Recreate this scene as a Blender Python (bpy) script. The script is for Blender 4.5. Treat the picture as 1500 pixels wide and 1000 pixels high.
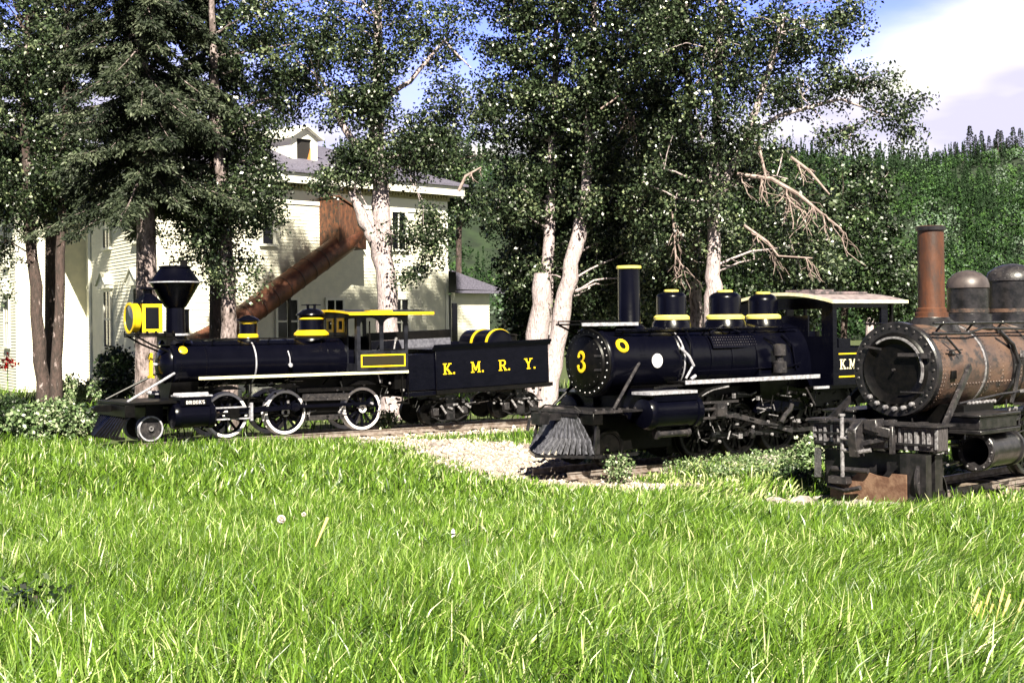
import bpy, math, random
import numpy as np
from mathutils import Vector, Matrix

for o in list(bpy.data.objects): bpy.data.objects.remove(o)
scene = bpy.context.scene
COL = scene.collection

# ------------------------------------------------------------------ camera
F = 2083.0; CAMZ = 2.5; ROLL = 0.0122
CR, SR = math.cos(ROLL), math.sin(ROLL)
cam = bpy.data.objects.new('camera', bpy.data.cameras.new('camera'))
COL.objects.link(cam)
cam.matrix_world = Matrix(((CR, SR, 0, 0), (0, 0, -1, 0), (-SR, CR, 0, CAMZ), (0, 0, 0, 1)))
cam.data.sensor_width = 36.0; cam.data.lens = F * 36.0 / 1500.0
cam.data.shift_y = -25.0 / 1500.0
cam.data.clip_start = 0.1; cam.data.clip_end = 5000
scene.camera = cam

def at(px, py, Y):
    a = (px - 750) * Y / F; b = (475 - py) * Y / F
    return Vector((a * CR + b * SR, Y, CAMZ - a * SR + b * CR))

# ------------------------------------------------------------------ light
SUN_EL = math.radians(43); SUN_AZ = Vector((0.17, -0.985, 0)).normalized()
sd = Vector((SUN_AZ.x * math.cos(SUN_EL), SUN_AZ.y * math.cos(SUN_EL), math.sin(SUN_EL)))
sun = bpy.data.objects.new('sun', bpy.data.lights.new('sun', 'SUN'))
COL.objects.link(sun)
sun.data.energy = 5.0; sun.data.angle = math.radians(0.5); sun.data.color = (1.0, 0.93, 0.76)
sun.rotation_euler = sd.to_track_quat('Z', 'Y').to_euler()

world = bpy.data.worlds.new("World"); scene.world = world; world.use_nodes = True
nt = world.node_tree; nt.nodes.clear()
def N(t, kind, **kw):
    n = t.nodes.new(kind)
    for k, v in kw.items(): setattr(n, k, v)
    return n
def setin(n, **kw):
    for k, v in kw.items():
        n.inputs[k.replace('_', ' ')].default_value = v
sky = N(nt, 'ShaderNodeTexSky', sky_type='NISHITA', sun_disc=False)
sky.sun_elevation = SUN_EL; sky.sun_rotation = math.atan2(SUN_AZ.x, SUN_AZ.y)
sky.air_density = 0.8; sky.dust_density = 0.3; sky.ozone_density = 3.0
tc = N(nt, 'ShaderNodeTexCoord'); sep = N(nt, 'ShaderNodeSeparateXYZ')
nt.links.new(tc.outputs['Generated'], sep.inputs[0])
mp = N(nt, 'ShaderNodeMapping'); mp.inputs['Scale'].default_value = (2.2, 2.2, 7.0); mp.inputs['Location'].default_value = (0.3, 0.1, 0.55)
nt.links.new(tc.outputs['Generated'], mp.inputs[0])
nz = N(nt, 'ShaderNodeTexNoise'); setin(nz, Scale=1.6, Detail=6.0, Roughness=0.5)
nt.links.new(mp.outputs[0], nz.inputs['Vector'])
# the cloud bank lies low in the north (in front), thinning towards the zenith
def mathn(t, op, a=None, b=None, clamp=False):
    n = N(t, 'ShaderNodeMath', operation=op); n.use_clamp = clamp
    for i, x in enumerate((a, b)):
        if x is None: continue
        if isinstance(x, (int, float)): n.inputs[i].default_value = x
        else: t.links.new(x, n.inputs[i])
    return n.outputs[0]
east = mathn(nt, 'MULTIPLY', mathn(nt, 'MAXIMUM', mathn(nt, 'SUBTRACT', sep.outputs['X'], 0.16), 0.0), 2.2)
up = mathn(nt, 'MULTIPLY', sep.outputs['Z'], -3.6)
s1 = mathn(nt, 'ADD', nz.outputs['Fac'], 0.72); s1 = mathn(nt, 'ADD', s1, east); s1 = mathn(nt, 'ADD', s1, up)
south = mathn(nt, 'MULTIPLY', mathn(nt, 'MINIMUM', sep.outputs['Y'], 0.35), 1.2)
s1 = mathn(nt, 'ADD', s1, mathn(nt, 'SUBTRACT', south, 0.42))
cl = N(nt, 'ShaderNodeMapRange', interpolation_type='SMOOTHSTEP'); setin(cl, From_Min=0.46, From_Max=0.78)
nt.links.new(s1, cl.inputs['Value'])
nz2 = N(nt, 'ShaderNodeTexNoise'); setin(nz2, Scale=2.4, Detail=4.0); nt.links.new(mp.outputs[0], nz2.inputs['Vector'])
cr_ = N(nt, 'ShaderNodeValToRGB'); e = cr_.color_ramp.elements
e[0].position = 0.40; e[0].color = (5.1, 4.9, 6.5, 1); e[1].position = 0.56; e[1].color = (8.6, 8.3, 6.3, 1)
em = e.new(0.5); em.color = (7.0, 6.7, 7.6, 1)
nt.links.new(nz2.outputs['Fac'], cr_.inputs[0])
tint = N(nt, 'ShaderNodeMix', data_type='RGBA', blend_type='MULTIPLY'); tint.inputs['Factor'].default_value = 1
nt.links.new(sky.outputs[0], tint.inputs[6]); tint.inputs[7].default_value = (0.46, 0.38, 0.66, 1)
lowb = mathn(nt, 'ADD', mathn(nt, 'MULTIPLY', mathn(nt, 'SUBTRACT', 1.0, mathn(nt, 'MULTIPLY', sep.outputs['Z'], 2.4), True), 3.4), 0.7)
nfac = mathn(nt, 'ADD', mathn(nt, 'MULTIPLY', mathn(nt, 'MAXIMUM', sep.outputs['Y'], 0.0), 1.0, True), 0.22)
lowb = mathn(nt, 'MULTIPLY', lowb, nfac)
vm = N(nt, 'ShaderNodeVectorMath', operation='SCALE'); nt.links.new(tint.outputs[2], vm.inputs[0]); nt.links.new(lowb, vm.inputs['Scale'])
mx = N(nt, 'ShaderNodeMix', data_type='RGBA')
nt.links.new(cl.outputs[0], mx.inputs['Factor']); nt.links.new(vm.outputs[0], mx.inputs[6]); nt.links.new(cr_.outputs[0], mx.inputs[7])
bg = N(nt, 'ShaderNodeBackground'); bg.inputs['Strength'].default_value = 0.05
ow = N(nt, 'ShaderNodeOutputWorld'); nt.links.new(mx.outputs[2], bg.inputs[0]); nt.links.new(bg.outputs[0], ow.inputs[0])
vs = scene.view_settings
vs.view_transform = 'Standard'; vs.look = 'None'; vs.gamma = 1; vs.exposure = 1.75
scene.render.engine = 'CYCLES'

# ------------------------------------------------------------------ materials
MATS = {}
def mat(name, col, rough=0.6, metal=0.0, spec=0.5, col2=None, nscale=4.0, lo=0.4, hi=0.6, bump=0.0, bscale=30.0,
        stretch=(1, 1, 1), coat=0.0, col3=None, n3=12.0, lo3=.55, hi3=.65, attr=None, world=False):
    if name in MATS: return MATS[name]
    m = bpy.data.materials.new(name); m.use_nodes = True; t = m.node_tree
    b = t.nodes['Principled BSDF']
    setin(b, Roughness=rough, Metallic=metal); b.inputs['Base Color'].default_value = (*col, 1)
    b.inputs['Specular IOR Level'].default_value = spec
    b.inputs['Coat Weight'].default_value = coat
    tcn = N(t, 'ShaderNodeTexCoord'); mpn = N(t, 'ShaderNodeMapping'); mpn.inputs['Scale'].default_value = stretch
    t.links.new(tcn.outputs['Object'], mpn.inputs[0])
    cur = None
    if col2:
        n = N(t, 'ShaderNodeTexNoise'); setin(n, Scale=nscale, Detail=6.0, Roughness=0.6)
        t.links.new(mpn.outputs[0], n.inputs['Vector'])
        mr = N(t, 'ShaderNodeMapRange'); setin(mr, From_Min=lo, From_Max=hi); t.links.new(n.outputs['Fac'], mr.inputs[0])
        x = N(t, 'ShaderNodeMix', data_type='RGBA'); x.inputs[6].default_value = (*col, 1); x.inputs[7].default_value = (*col2, 1)
        t.links.new(mr.outputs[0], x.inputs['Factor']); cur = x.outputs[2]
    if col3:
        n = N(t, 'ShaderNodeTexNoise'); setin(n, Scale=n3, Detail=5.0, Roughness=0.65)
        t.links.new(mpn.outputs[0], n.inputs['Vector'])
        mr = N(t, 'ShaderNodeMapRange'); setin(mr, From_Min=lo3, From_Max=hi3); t.links.new(n.outputs['Fac'], mr.inputs[0])
        x = N(t, 'ShaderNodeMix', data_type='RGBA'); x.inputs[7].default_value = (*col3, 1)
        if cur: t.links.new(cur, x.inputs[6])
        else: x.inputs[6].default_value = (*col, 1)
        t.links.new(mr.outputs[0], x.inputs['Factor']); cur = x.outputs[2]
    if attr:
        a = N(t, 'ShaderNodeAttribute', attribute_name='tone'); r = N(t, 'ShaderNodeValToRGB')
        els = r.color_ramp.elements
        els[0].position = attr[0][0]; els[0].color = (*attr[0][1], 1)
        els[1].position = attr[-1][0]; els[1].color = (*attr[-1][1], 1)
        for p, c in attr[1:-1]:
            q = els.new(p); q.color = (*c, 1)
        t.links.new(a.outputs['Fac'], r.inputs[0]); cur = r.outputs[0]
    if cur: t.links.new(cur, b.inputs['Base Color'])
    if bump:
        n = N(t, 'ShaderNodeTexNoise'); setin(n, Scale=bscale, Detail=5.0, Roughness=0.6)
        t.links.new(mpn.outputs[0], n.inputs['Vector'])
        bp = N(t, 'ShaderNodeBump'); setin(bp, Strength=1.0, Distance=bump)
        t.links.new(n.outputs['Fac'], bp.inputs['Height']); t.links.new(bp.outputs[0], b.inputs['Normal'])
    MATS[name] = m; return m

black = mat('black_paint', (.0010, .0011, .0035), .24, spec=.2, col2=(.0016, .0017, .0045), nscale=3, bump=.004, bscale=7, coat=.0)
blackd = mat('sooty_black', (.0013, .0013, .0015), .4, spec=.2, col2=(.004, .0035, .0035), nscale=9, bump=.004, bscale=14)
steel = mat('bright_steel', (.52, .52, .58), .35, .3, col2=(.3, .29, .33), nscale=14)
yellow3 = mat('pale_yellow_paint', (.82, .70, .16), .35, col2=(.74, .6, .12), nscale=8)
yellow = mat('yellow_paint', (.80, .56, .012), .35, col2=(.72, .46, .01), nscale=8)
white = mat('white_paint', (.80, .76, .78), .4, col2=(.62, .58, .6), nscale=10, lo=.5, hi=.75)
cream = mat('cream_edge', (.78, .74, .50), .4, col2=(.60, .55, .36), nscale=12)
glass = mat('dark_glass', (.004, .0045, .006), .08, spec=.25)
lens = mat('lens_glass', (.05, .06, .07), .03, .3)
rust = mat('rusty_plate', (.070, .046, .040), .45, .15, col2=(.125, .075, .055), nscale=2.4, stretch=(.7, 1, 1), col3=(.032, .027, .027), n3=5, lo3=.5, hi3=.62, bump=.006, bscale=20)
rustred = mat('rust_red', (.085, .030, .014), .5, col2=(.045, .019, .012), nscale=6, col3=(.045, .025, .02), n3=12, bump=.004, bscale=30, stretch=(1, 1, .4))
grime = mat('grimy_iron', (.018, .017, .020), .36, .2, col2=(.045, .04, .042), nscale=8, col3=(.16, .15, .16), n3=18, lo3=.6, hi3=.7, bump=.004, bscale=25)
grimed = mat('dark_grimy_iron', (.007, .007, .008), .3, .1, col2=(.022, .020, .022), nscale=7, bump=.003, bscale=25)
palebolt = mat('pale_iron', (.34, .33, .35), .35, .3, col2=(.12, .11, .12), nscale=20)
timber = mat('weathered_timber', (.025, .022, .024), .7, col2=(.07, .06, .065), nscale=10, stretch=(6, 6, 1), bump=.006, bscale=40)
sleeperm = mat('sleeper_wood', (.12, .09, .07), .85, col2=(.2, .16, .13), nscale=9, bump=.008, bscale=25)
railm = mat('rail_iron', (.16, .12, .10), .5, .3, col2=(.3, .26, .24), nscale=9)
siding = mat('white_siding', (.78, .755, .62), .6, col2=(.70, .685, .57), nscale=3, bump=.002, bscale=40)
trim = mat('white_trim', (.78, .77, .68), .5)
dentil = mat('olive_trim', (.30, .28, .14), .6)
roofm = mat('grey_shingle', (.08, .075, .11), .8, col2=(.14, .13, .18), nscale=14, bump=.02, bscale=20)
roof_tin = mat('faded_roof', (.15, .12, .125), .6, col2=(.28, .23, .23), nscale=8)
redtin = mat('red_brown_tin', (.085, .024, .010), .6, col2=(.14, .045, .018), nscale=3, col3=(.05, .02, .012), n3=8, bump=.008, bscale=8)
redwood = mat('red_brown_board', (.055, .020, .010), .75, col2=(.15, .055, .025), nscale=3, col3=(.03, .018, .012), n3=7, lo3=.5, hi3=.6, stretch=(6, 1, .7), bump=.006, bscale=15)
soil = None
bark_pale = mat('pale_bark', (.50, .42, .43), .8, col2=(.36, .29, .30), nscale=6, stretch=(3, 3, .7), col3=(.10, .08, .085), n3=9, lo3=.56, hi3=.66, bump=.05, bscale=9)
bark_dapple = mat('painted_dapple_bark', (.07, .045, .04), .85, col2=(.035, .025, .022), nscale=7, stretch=(2, 2, .6), col3=(.42, .34, .34), n3=3.2, lo3=.60, hi3=.68, bump=.04, bscale=12)  # brown bark; left poplars' shade and sun flecks painted into its colour
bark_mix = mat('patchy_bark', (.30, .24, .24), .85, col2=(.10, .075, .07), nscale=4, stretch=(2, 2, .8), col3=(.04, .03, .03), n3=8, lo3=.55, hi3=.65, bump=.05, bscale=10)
deadwood = mat('bleached_deadwood', (.34, .26, .24), .7, col2=(.18, .13, .12), nscale=8)
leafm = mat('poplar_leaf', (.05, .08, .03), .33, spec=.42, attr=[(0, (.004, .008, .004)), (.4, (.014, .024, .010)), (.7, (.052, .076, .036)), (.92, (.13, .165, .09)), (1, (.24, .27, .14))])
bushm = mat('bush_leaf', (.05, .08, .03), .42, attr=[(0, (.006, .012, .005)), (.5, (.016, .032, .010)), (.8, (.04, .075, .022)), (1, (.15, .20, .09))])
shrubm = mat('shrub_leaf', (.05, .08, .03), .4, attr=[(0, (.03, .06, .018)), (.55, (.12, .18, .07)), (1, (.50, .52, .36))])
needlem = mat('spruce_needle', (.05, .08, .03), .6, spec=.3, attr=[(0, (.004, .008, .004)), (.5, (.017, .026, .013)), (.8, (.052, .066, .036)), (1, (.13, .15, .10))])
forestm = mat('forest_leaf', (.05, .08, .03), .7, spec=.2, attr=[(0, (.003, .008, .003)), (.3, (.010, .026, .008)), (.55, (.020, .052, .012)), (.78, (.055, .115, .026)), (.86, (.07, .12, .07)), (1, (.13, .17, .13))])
grassm = mat('grass_blade', (.1, .2, .03), .38, spec=.45, attr=[(0, (.012, .036, .004)), (.35, (.056, .115, .007)), (.7, (.125, .22, .020)), (.92, (.26, .36, .10)), (1, (.55, .54, .30))])
petal_red = mat('red_petal', (.75, .02, .02), .5)
fluff = mat('dandelion_fluff', (.75, .66, .62), .9)
stemm = mat('green_stem', (.16, .28, .05), .6)
strawm = mat('straw', (.55, .42, .16), .7)
gravelm = mat('pale_gravel', (.55, .48, .46), .85, col2=(.72, .64, .60), nscale=3, attr=[(0, (.16, .13, .115)), (.5, (.42, .36, .31)), (1, (.70, .62, .53))])

# ------------------------------------------------------------------ mesh builder
def frame(ax):
    a = Vector(ax).normalized()
    r = Vector((0, 0, 1)) if abs(a.z) < .9 else Vector((1, 0, 0))
    x = r.cross(a).normalized(); return x, a.cross(x), a
AX = {'x': ((0, 1, 0), (0, 0, 1), (1, 0, 0)), 'y': ((0, 0, 1), (1, 0, 0), (0, 1, 0)), 'z': ((1, 0, 0), (0, 1, 0), (0, 0, 1))}
class MB:
    def __init__(s): s.v = []; s.f = []
    def add(s, vs_, fs):
        b = len(s.v); s.v += [tuple(p) for p in vs_]; s.f += [tuple(b + i for i in q) for q in fs]; return s
    def box(s, x0, x1, y0, y1, z0, z1):
        return s.add([(x, y, z) for x in (x0, x1) for y in (y0, y1) for z in (z0, z1)],
                     [(0, 1, 3, 2), (4, 6, 7, 5), (0, 4, 5, 1), (2, 3, 7, 6), (0, 2, 6, 4), (1, 5, 7, 3)])
    def bar(s, p, q, w, h, upv=(0, 0, 1)):
        p, q = Vector(p), Vector(q); a = (q - p).normalized(); u = Vector(upv)
        if abs(a.dot(u)) > .98: u = Vector((1, 0, 0))
        x = a.cross(u).normalized(); y = x.cross(a)
        vs_ = [c + x * i * w / 2 + y * j * h / 2 for c in (p, q) for i in (-1, 1) for j in (-1, 1)]
        return s.add(vs_, [(0, 1, 3, 2), (4, 6, 7, 5), (0, 4, 5, 1), (2, 3, 7, 6), (0, 2, 6, 4), (1, 5, 7, 3)])
    def lathe(s, o, ax, prof, n=32, a0=0, a1=2 * math.pi, capS=True, capE=True):
        x, y, a = [Vector(k) for k in AX[ax]] if isinstance(ax, str) else frame(ax)
        o = Vector(o); full = abs(a1 - a0 - 2 * math.pi) < 1e-6; k = n if full else n + 1
        vs_ = []
        for h, r in prof:
            for i in range(k):
                t = a0 + (a1 - a0) * i / n
                vs_.append(o + a * h + (x * math.cos(t) + y * math.sin(t)) * r)
        fs = []
        for j in range(len(prof) - 1):
            for i in range(n):
                i2 = (i + 1) % k
                fs.append((j * k + i, j * k + i2, (j + 1) * k + i2, (j + 1) * k + i))
        if full and capS and prof[0][1] > 1e-4: fs.append(tuple(range(k - 1, -1, -1)))
        if full and capE and prof[-1][1] > 1e-4: fs.append(tuple((len(prof) - 1) * k + i for i in range(k)))
        return s.add(vs_, fs)
    def ring(s, o, ax, r0, r1, h0, h1, n=32, a0=0, a1=2 * math.pi):
        return s.lathe(o, ax, [(h0, r0), (h0, r1), (h1, r1), (h1, r0), (h0, r0)], n, a0, a1, False, False)
    def cyl(s, o, ax, r, h0, h1, n=24): return s.lathe(o, ax, [(h0, r), (h1, r)], n)
    def tube(s, pts, r, n=8, cap=True):
        pts = [Vector(p) for p in pts]; m = len(pts)
        rs = r if isinstance(r, (list, tuple)) else [r] * m
        vs_ = []; ref = None
        for i, p in enumerate(pts):
            d = (pts[min(i + 1, m - 1)] - pts[max(i - 1, 0)]).normalized()
            if ref is None: ref = frame(d)[0]
            x = (ref - d * ref.dot(d)).normalized(); y = d.cross(x); ref = x
            vs_ += [p + (x * math.cos(t) + y * math.sin(t)) * rs[i] for t in (2 * math.pi * k / n for k in range(n))]
        fs = [(j * n + i, j * n + (i + 1) % n, (j + 1) * n + (i + 1) % n, (j + 1) * n + i) for j in range(m - 1) for i in range(n)]
        if cap: fs += [tuple(range(n - 1, -1, -1)), tuple((m - 1) * n + i for i in range(n))]
        return s.add(vs_, fs)
    def prism(s, poly, plane, d0, d1):
        m = len(poly)
        def P(a, b, d): return {'xz': (a, d, b), 'yz': (d, a, b), 'xy': (a, b, d)}[plane]
        vs_ = [P(a, b, d0) for a, b in poly] + [P(a, b, d1) for a, b in poly]
        fs = [tuple(range(m)), tuple(range(2 * m - 1, m - 1, -1))] + [(i, (i + 1) % m, m + (i + 1) % m, m + i) for i in range(m)]
        return s.add(vs_, fs)
    def rivet(s, p, nrm, r=.018):
        x, y, a = frame(nrm); p = Vector(p)
        vs_ = [p + (x * math.cos(t) + y * math.sin(t)) * r for t in (k * math.pi / 3 for k in range(6))]
        vs_ += [p + (x * math.cos(t) + y * math.sin(t)) * r * .6 + a * r * .7 for t in (k * math.pi / 3 for k in range(6))]
        return s.add(vs_, [(i, (i + 1) % 6, 6 + (i + 1) % 6, 6 + i) for i in range(6)] + [tuple(range(6, 12))])
    def build(s, name, m, parent=None, bevel=0, smooth=True, loc=None):
        me = bpy.data.meshes.new(name); me.from_pydata(s.v, [], s.f); me.validate()
        import bmesh
        bm = bmesh.new(); bm.from_mesh(me); bmesh.ops.recalc_face_normals(bm, faces=bm.faces); bm.to_mesh(me); bm.free()
        me.materials.append(m)
        if smooth:
            me.polygons.foreach_set('use_smooth', [True] * len(me.polygons)); me.set_sharp_from_angle(angle=math.radians(35))
        o = bpy.data.objects.new(name, me); COL.objects.link(o)
        if parent: o.parent = parent
        if loc: o.location = loc
        if bevel:
            b = o.modifiers.new('bevel', 'BEVEL'); b.width = bevel; b.segments = 1; b.limit_method = 'ANGLE'; b.angle_limit = math.radians(40)
        return o
def tag(o, label=None, cat=None, group=None, kind=None):
    for k, v in (('label', label), ('category', cat), ('group', group), ('kind', kind)):
        if v: o[k] = v
    return o
def thing(name, label, cat, loc=(0, 0, 0), rz=0, group=None, ry=0):
    o = bpy.data.objects.new(name, None); COL.objects.link(o); o.location = loc
    o.rotation_euler = (0, ry, rz); o.empty_display_size = .3
    return tag(o, label, cat, group)

def np_mesh(name, V, Fq, m, tone=None, parent=None, smooth=False):
    """V (n,3), Fq (k,4) quads"""
    me = bpy.data.meshes.new(name); n = len(V); k = len(Fq); w = Fq.shape[1]
    me.vertices.add(n); me.vertices.foreach_set('co', np.ascontiguousarray(V, dtype=np.float32).ravel())
    me.loops.add(k * w); me.loops.foreach_set('vertex_index', np.ascontiguousarray(Fq, dtype=np.int32).ravel())
    me.polygons.add(k); me.polygons.foreach_set('loop_start', np.arange(0, k * w, w, dtype=np.int32))
    me.polygons.foreach_set('loop_total', np.full(k, w, dtype=np.int32))
    if smooth: me.polygons.foreach_set('use_smooth', np.ones(k, dtype=bool))
    me.update(calc_edges=True)
    if tone is not None:
        at_ = me.attributes.new('tone', 'FLOAT', 'POINT'); at_.data.foreach_set('value', np.ascontiguousarray(tone, dtype=np.float32))
    me.materials.append(m)
    o = bpy.data.objects.new(name, me); COL.objects.link(o)
    if parent: o.parent = parent
    return o

# slab-serif lettering, each glyph in a unit box (width w, height 1); strokes (x0,y0,x1,y1,width)
SER = .09
GLY = {
 'K': (.95, [(.2,0,.2,1,.17),(.3,.42,.72,.95,.12),(.38,.55,.8,.05,.17)], [(0,.4,0),(0,.4,1),(.55,.95,0),(.55,.9,1)]),
 'M': (1.1, [(.2,0,.2,1,.11),(.9,0,.9,1,.17),(.22,.95,.55,.2,.16),(.88,.95,.55,.2,.10)], [(.02,.38,0),(.02,.3,1),(.72,1.08,0),(.8,1.08,1)]),
 'R': (.95, [(.2,0,.2,1,.17),(.2,.95,.6,.95,.1),(.2,.5,.6,.5,.1),(.6,.95,.72,.83,.13),(.72,.85,.72,.62,.15),(.72,.62,.6,.5,.13),(.45,.5,.78,.05,.17)], [(0,.4,0),(0,.3,1),(.62,.95,0)]),
 'Y': (.95, [(.48,0,.48,.5,.17),(.48,.45,.18,.95,.17),(.48,.45,.78,.95,.10)], [(.28,.68,0),(0,.36,1),(.6,.95,1)]),
 '.': (.3, [(.15,0,.15,.17,.17)], []),
 '1': (.5, [(.27,0,.27,1,.2),(.27,.95,.06,.78,.12)], [(.0,.54,0)]),
 'B': (.8, [(.15,0,.15,1,.15),(.15,.94,.6,.94,.12),(.15,.5,.6,.5,.12),(.15,.06,.6,.06,.12),(.65,.9,.65,.55,.14),(.65,.48,.65,.1,.14)], []),
 'O': (.8, [(.12,.1,.12,.9,.15),(.68,.1,.68,.9,.15),(.12,.94,.68,.94,.12),(.12,.06,.68,.06,.12)], []),
 'S': (.8, [(.12,.94,.7,.94,.12),(.12,.5,.7,.5,.12),(.1,.06,.7,.06,.12),(.12,.94,.12,.5,.14),(.68,.5,.68,.06,.14)], []),
}
def glyph_polys(ch):
    w, st, se = GLY[ch]; out = []
    for x0, y0, x1, y1, t in st:
        d = Vector((x1 - x0, y1 - y0)).normalized()
        n = Vector((-d.y, d.x)) * t / 2
        out.append([(x0 + n.x, y0 + n.y), (x1 + n.x, y1 + n.y), (x1 - n.x, y1 - n.y), (x0 - n.x, y0 - n.y)])
    for a, b, yy in se:
        lo = yy if yy == 0 else 1 - SER
        out.append([(a, lo), (b, lo), (b, lo + SER), (a, lo + SER)])
    return w, out
def write(mb, text, org, dirx, h, nrm, th=.006, space=.12, wscale=1.0):
    """dirx = reading direction, up = z, nrm = outward"""
    org, dx, nn = Vector(org), Vector(dirx), Vector(nrm); x = 0; k = 0
    for ch in text:
        if ch == ' ': x += .5; continue
        w, polys = glyph_polys(ch)
        for p in polys:
            t2 = th + .0006 * (k % 7); k += 1
            A = [org + dx * (x + a) * h * wscale + Vector((0, 0, 1)) * b * h for a, b in p]
            m = len(A)
            mb.add(A + [q + nn * t2 for q in A], [tuple(range(m)), tuple(range(m, 2 * m))] + [(i, (i + 1) % m, m + (i + 1) % m, m + i) for i in range(m)])
        x += w + space
def three(mb, org, h, th=.01):
    """numeral 3 in the y-z plane, facing -x; reading direction is -y (seen from -x, near side is right)"""
    o = Vector(org)
    def arc(cy, cz, r, a0, a1, w):
        n = 12; P = []; Q = []
        for i in range(n + 1):
            t = math.radians(a0 + (a1 - a0) * i / n); ww = w * (.55 + .6 * math.sin(math.pi * i / n))
            P.append((math.cos(t) * (r + ww / 2), math.sin(t) * (r + ww / 2))); Q.append((math.cos(t) * (r - ww / 2), math.sin(t) * (r - ww / 2)))
        pts = P + Q[::-1]; m = len(pts)
        A = [o + Vector((0, -(cy + a) * h, (cz + b) * h)) for a, b in pts]
        fs = []
        for k in range(n):
            fs.append((k, k + 1, m - 2 - k, m - 1 - k))
        B = [q + Vector((-th, 0, 0)) for q in A]
        mb.add(A + B, fs + [tuple(m + i for i in f) for f in fs] + [(i, (i + 1) % m, m + (i + 1) % m, m + i) for i in range(m)])
    arc(0, .24, .2, 150, -0, .12); arc(0, .24, .2, 1, -90 + 0, .0)
def rimg(): pass

# ------------------------------------------------------------------ locomotive helpers
def wheel(parent, u, side, z, r, spokes=12, tyre=black, hubm=None, crank=0.0, gauge=.47, cw=0.0, disc=False, body=black):
    v = side * gauge; s = side
    mb = MB()
    o = (u, v, z)
    mb.ring(o, 'y', r * .80, r * .90, -.05, .05, 40)
    hub = r * .22
    mb.cyl(o, 'y', hub, -.07, .07, 20)
    if disc:
        mb.cyl(o, 'y', r * .82, -.03, .02, 40)
        mb.cyl((u, v, z), 'y', r * .4, -.04, .05, 24)
    else:
        for k in range(spokes):
            t = 2 * math.pi * k / spokes + .2
            a = Vector((u + math.cos(t) * hub * .8, v, z + math.sin(t) * hub * .8)); b = Vector((u + math.cos(t) * r * .84, v, z + math.sin(t) * r * .84))
            mb.bar(a, b, .055, .035, (0, 1, 0))
        if cw:
            P = [(u + math.cos(t) * r * .82, z + math.sin(t) * r * .82) for t in np.linspace(cw - .6, cw + .6, 9)]
            mb.prism(P, 'xz', v - .045, v + .045)
    wo = mb.build('driving_wheel' if not disc else 'truck_wheel', body, parent)
    t = MB(); t.lathe(o, 'y', [(s * .06, r * .87), (s * .065, r * .89), (s * .065, r * .99), (s * .05, r), (-s * .06, r), (-s * .075, r * 1.05), (-s * .1, r * 1.05), (-s * .1, r * .87)], 48, capS=False, capE=False)
    t.build('tyre', tyre, wo)
    if hubm:
        h = MB(); h.ring(o, 'y', r * .10, r * .2, s * .07, s * .085, 20); h.build('hub_ring', hubm, wo)
    return wo
def crankpin(u, z, ang, throw=.24): return (u + math.cos(ang) * throw, z + math.sin(ang) * throw)
def rivets_circle(mb, x, yc, zc, r, n, nrm=(-1, 0, 0), rr=.018):
    for k in range(n):
        t = 2 * math.pi * k / n
        mb.rivet((x, yc + math.cos(t) * r, zc + math.sin(t) * r), nrm, rr)
def rivets_band(mb, x, zc, r, n, rr=.013):
    for k in range(n):
        t = 2 * math.pi * k / n
        mb.rivet((x, math.cos(t) * r, zc + math.sin(t) * r), (0, math.cos(t), math.sin(t)), rr)
def dome(parent, name, u, r, z0, z1, ring_m=None, zr=None, capring=None, m=black, seat=.16, flat=.35, topdisc=None):
    mb = MB()
    h = z1 - z0; rr = r
    prof = [(0, r * 1.35), (seat * .5, r * 1.28), (seat, r * 1.02), (seat + .02, r)]
    top = h - r * flat
    prof += [(top, r)]
    for k in range(1, 8):
        t = k / 7 * math.pi / 2
        prof.append((top + math.sin(t) * r * flat, r * (.25 + .75 * math.cos(t)) if k < 7 else r * .25))
    prof.append((h + .02, 0.001))
    mb.lathe((u, 0, z0), 'z', prof, 36)
    o = mb.build(name, m, parent)
    if ring_m:
        q = MB(); q.lathe((u, 0, z0 + seat), 'z', [(-.05, r * 1.01), (-.05, r * 1.2), (.0, r * 1.2), (.035, r * 1.04), (.035, r * 1.01)], 36, capS=False, capE=False)
        q.build('base_ring', ring_m, o)
    if capring:
        q = MB(); q.ring((u, 0, z0), 'z', r * .99, r * 1.03, top - .04, top, 36); q.build('upper_ring', ring_m, o)
    if topdisc:
        q = MB(); q.lathe((u, 0, z0 + h), 'z', [(-.02, r * .5), (.02, r * .5), (.03, r * .4), (.03, .001)], 24); q.build('cap_disc', ring_m, o)
    return o
def handrail(parent, u0, u1, v, z, n=5, boiler=None, r=.016, m=blackd):
    mb = MB(); mb.tube([(u0, v, z), (u1, v, z)], r, 8)
    for k in range(n):
        u = u0 + (u1 - u0) * (k + .3) / n
        mb.tube([(u, v, z), (u, v * .8, z - .12)], r * .8, 6); mb.lathe((u - .03, v, z), 'x', [(0, .02), (.01, .03), (.05, .03), (.06, .02)], 10)
    return mb.build('handrail', m, parent)
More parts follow.
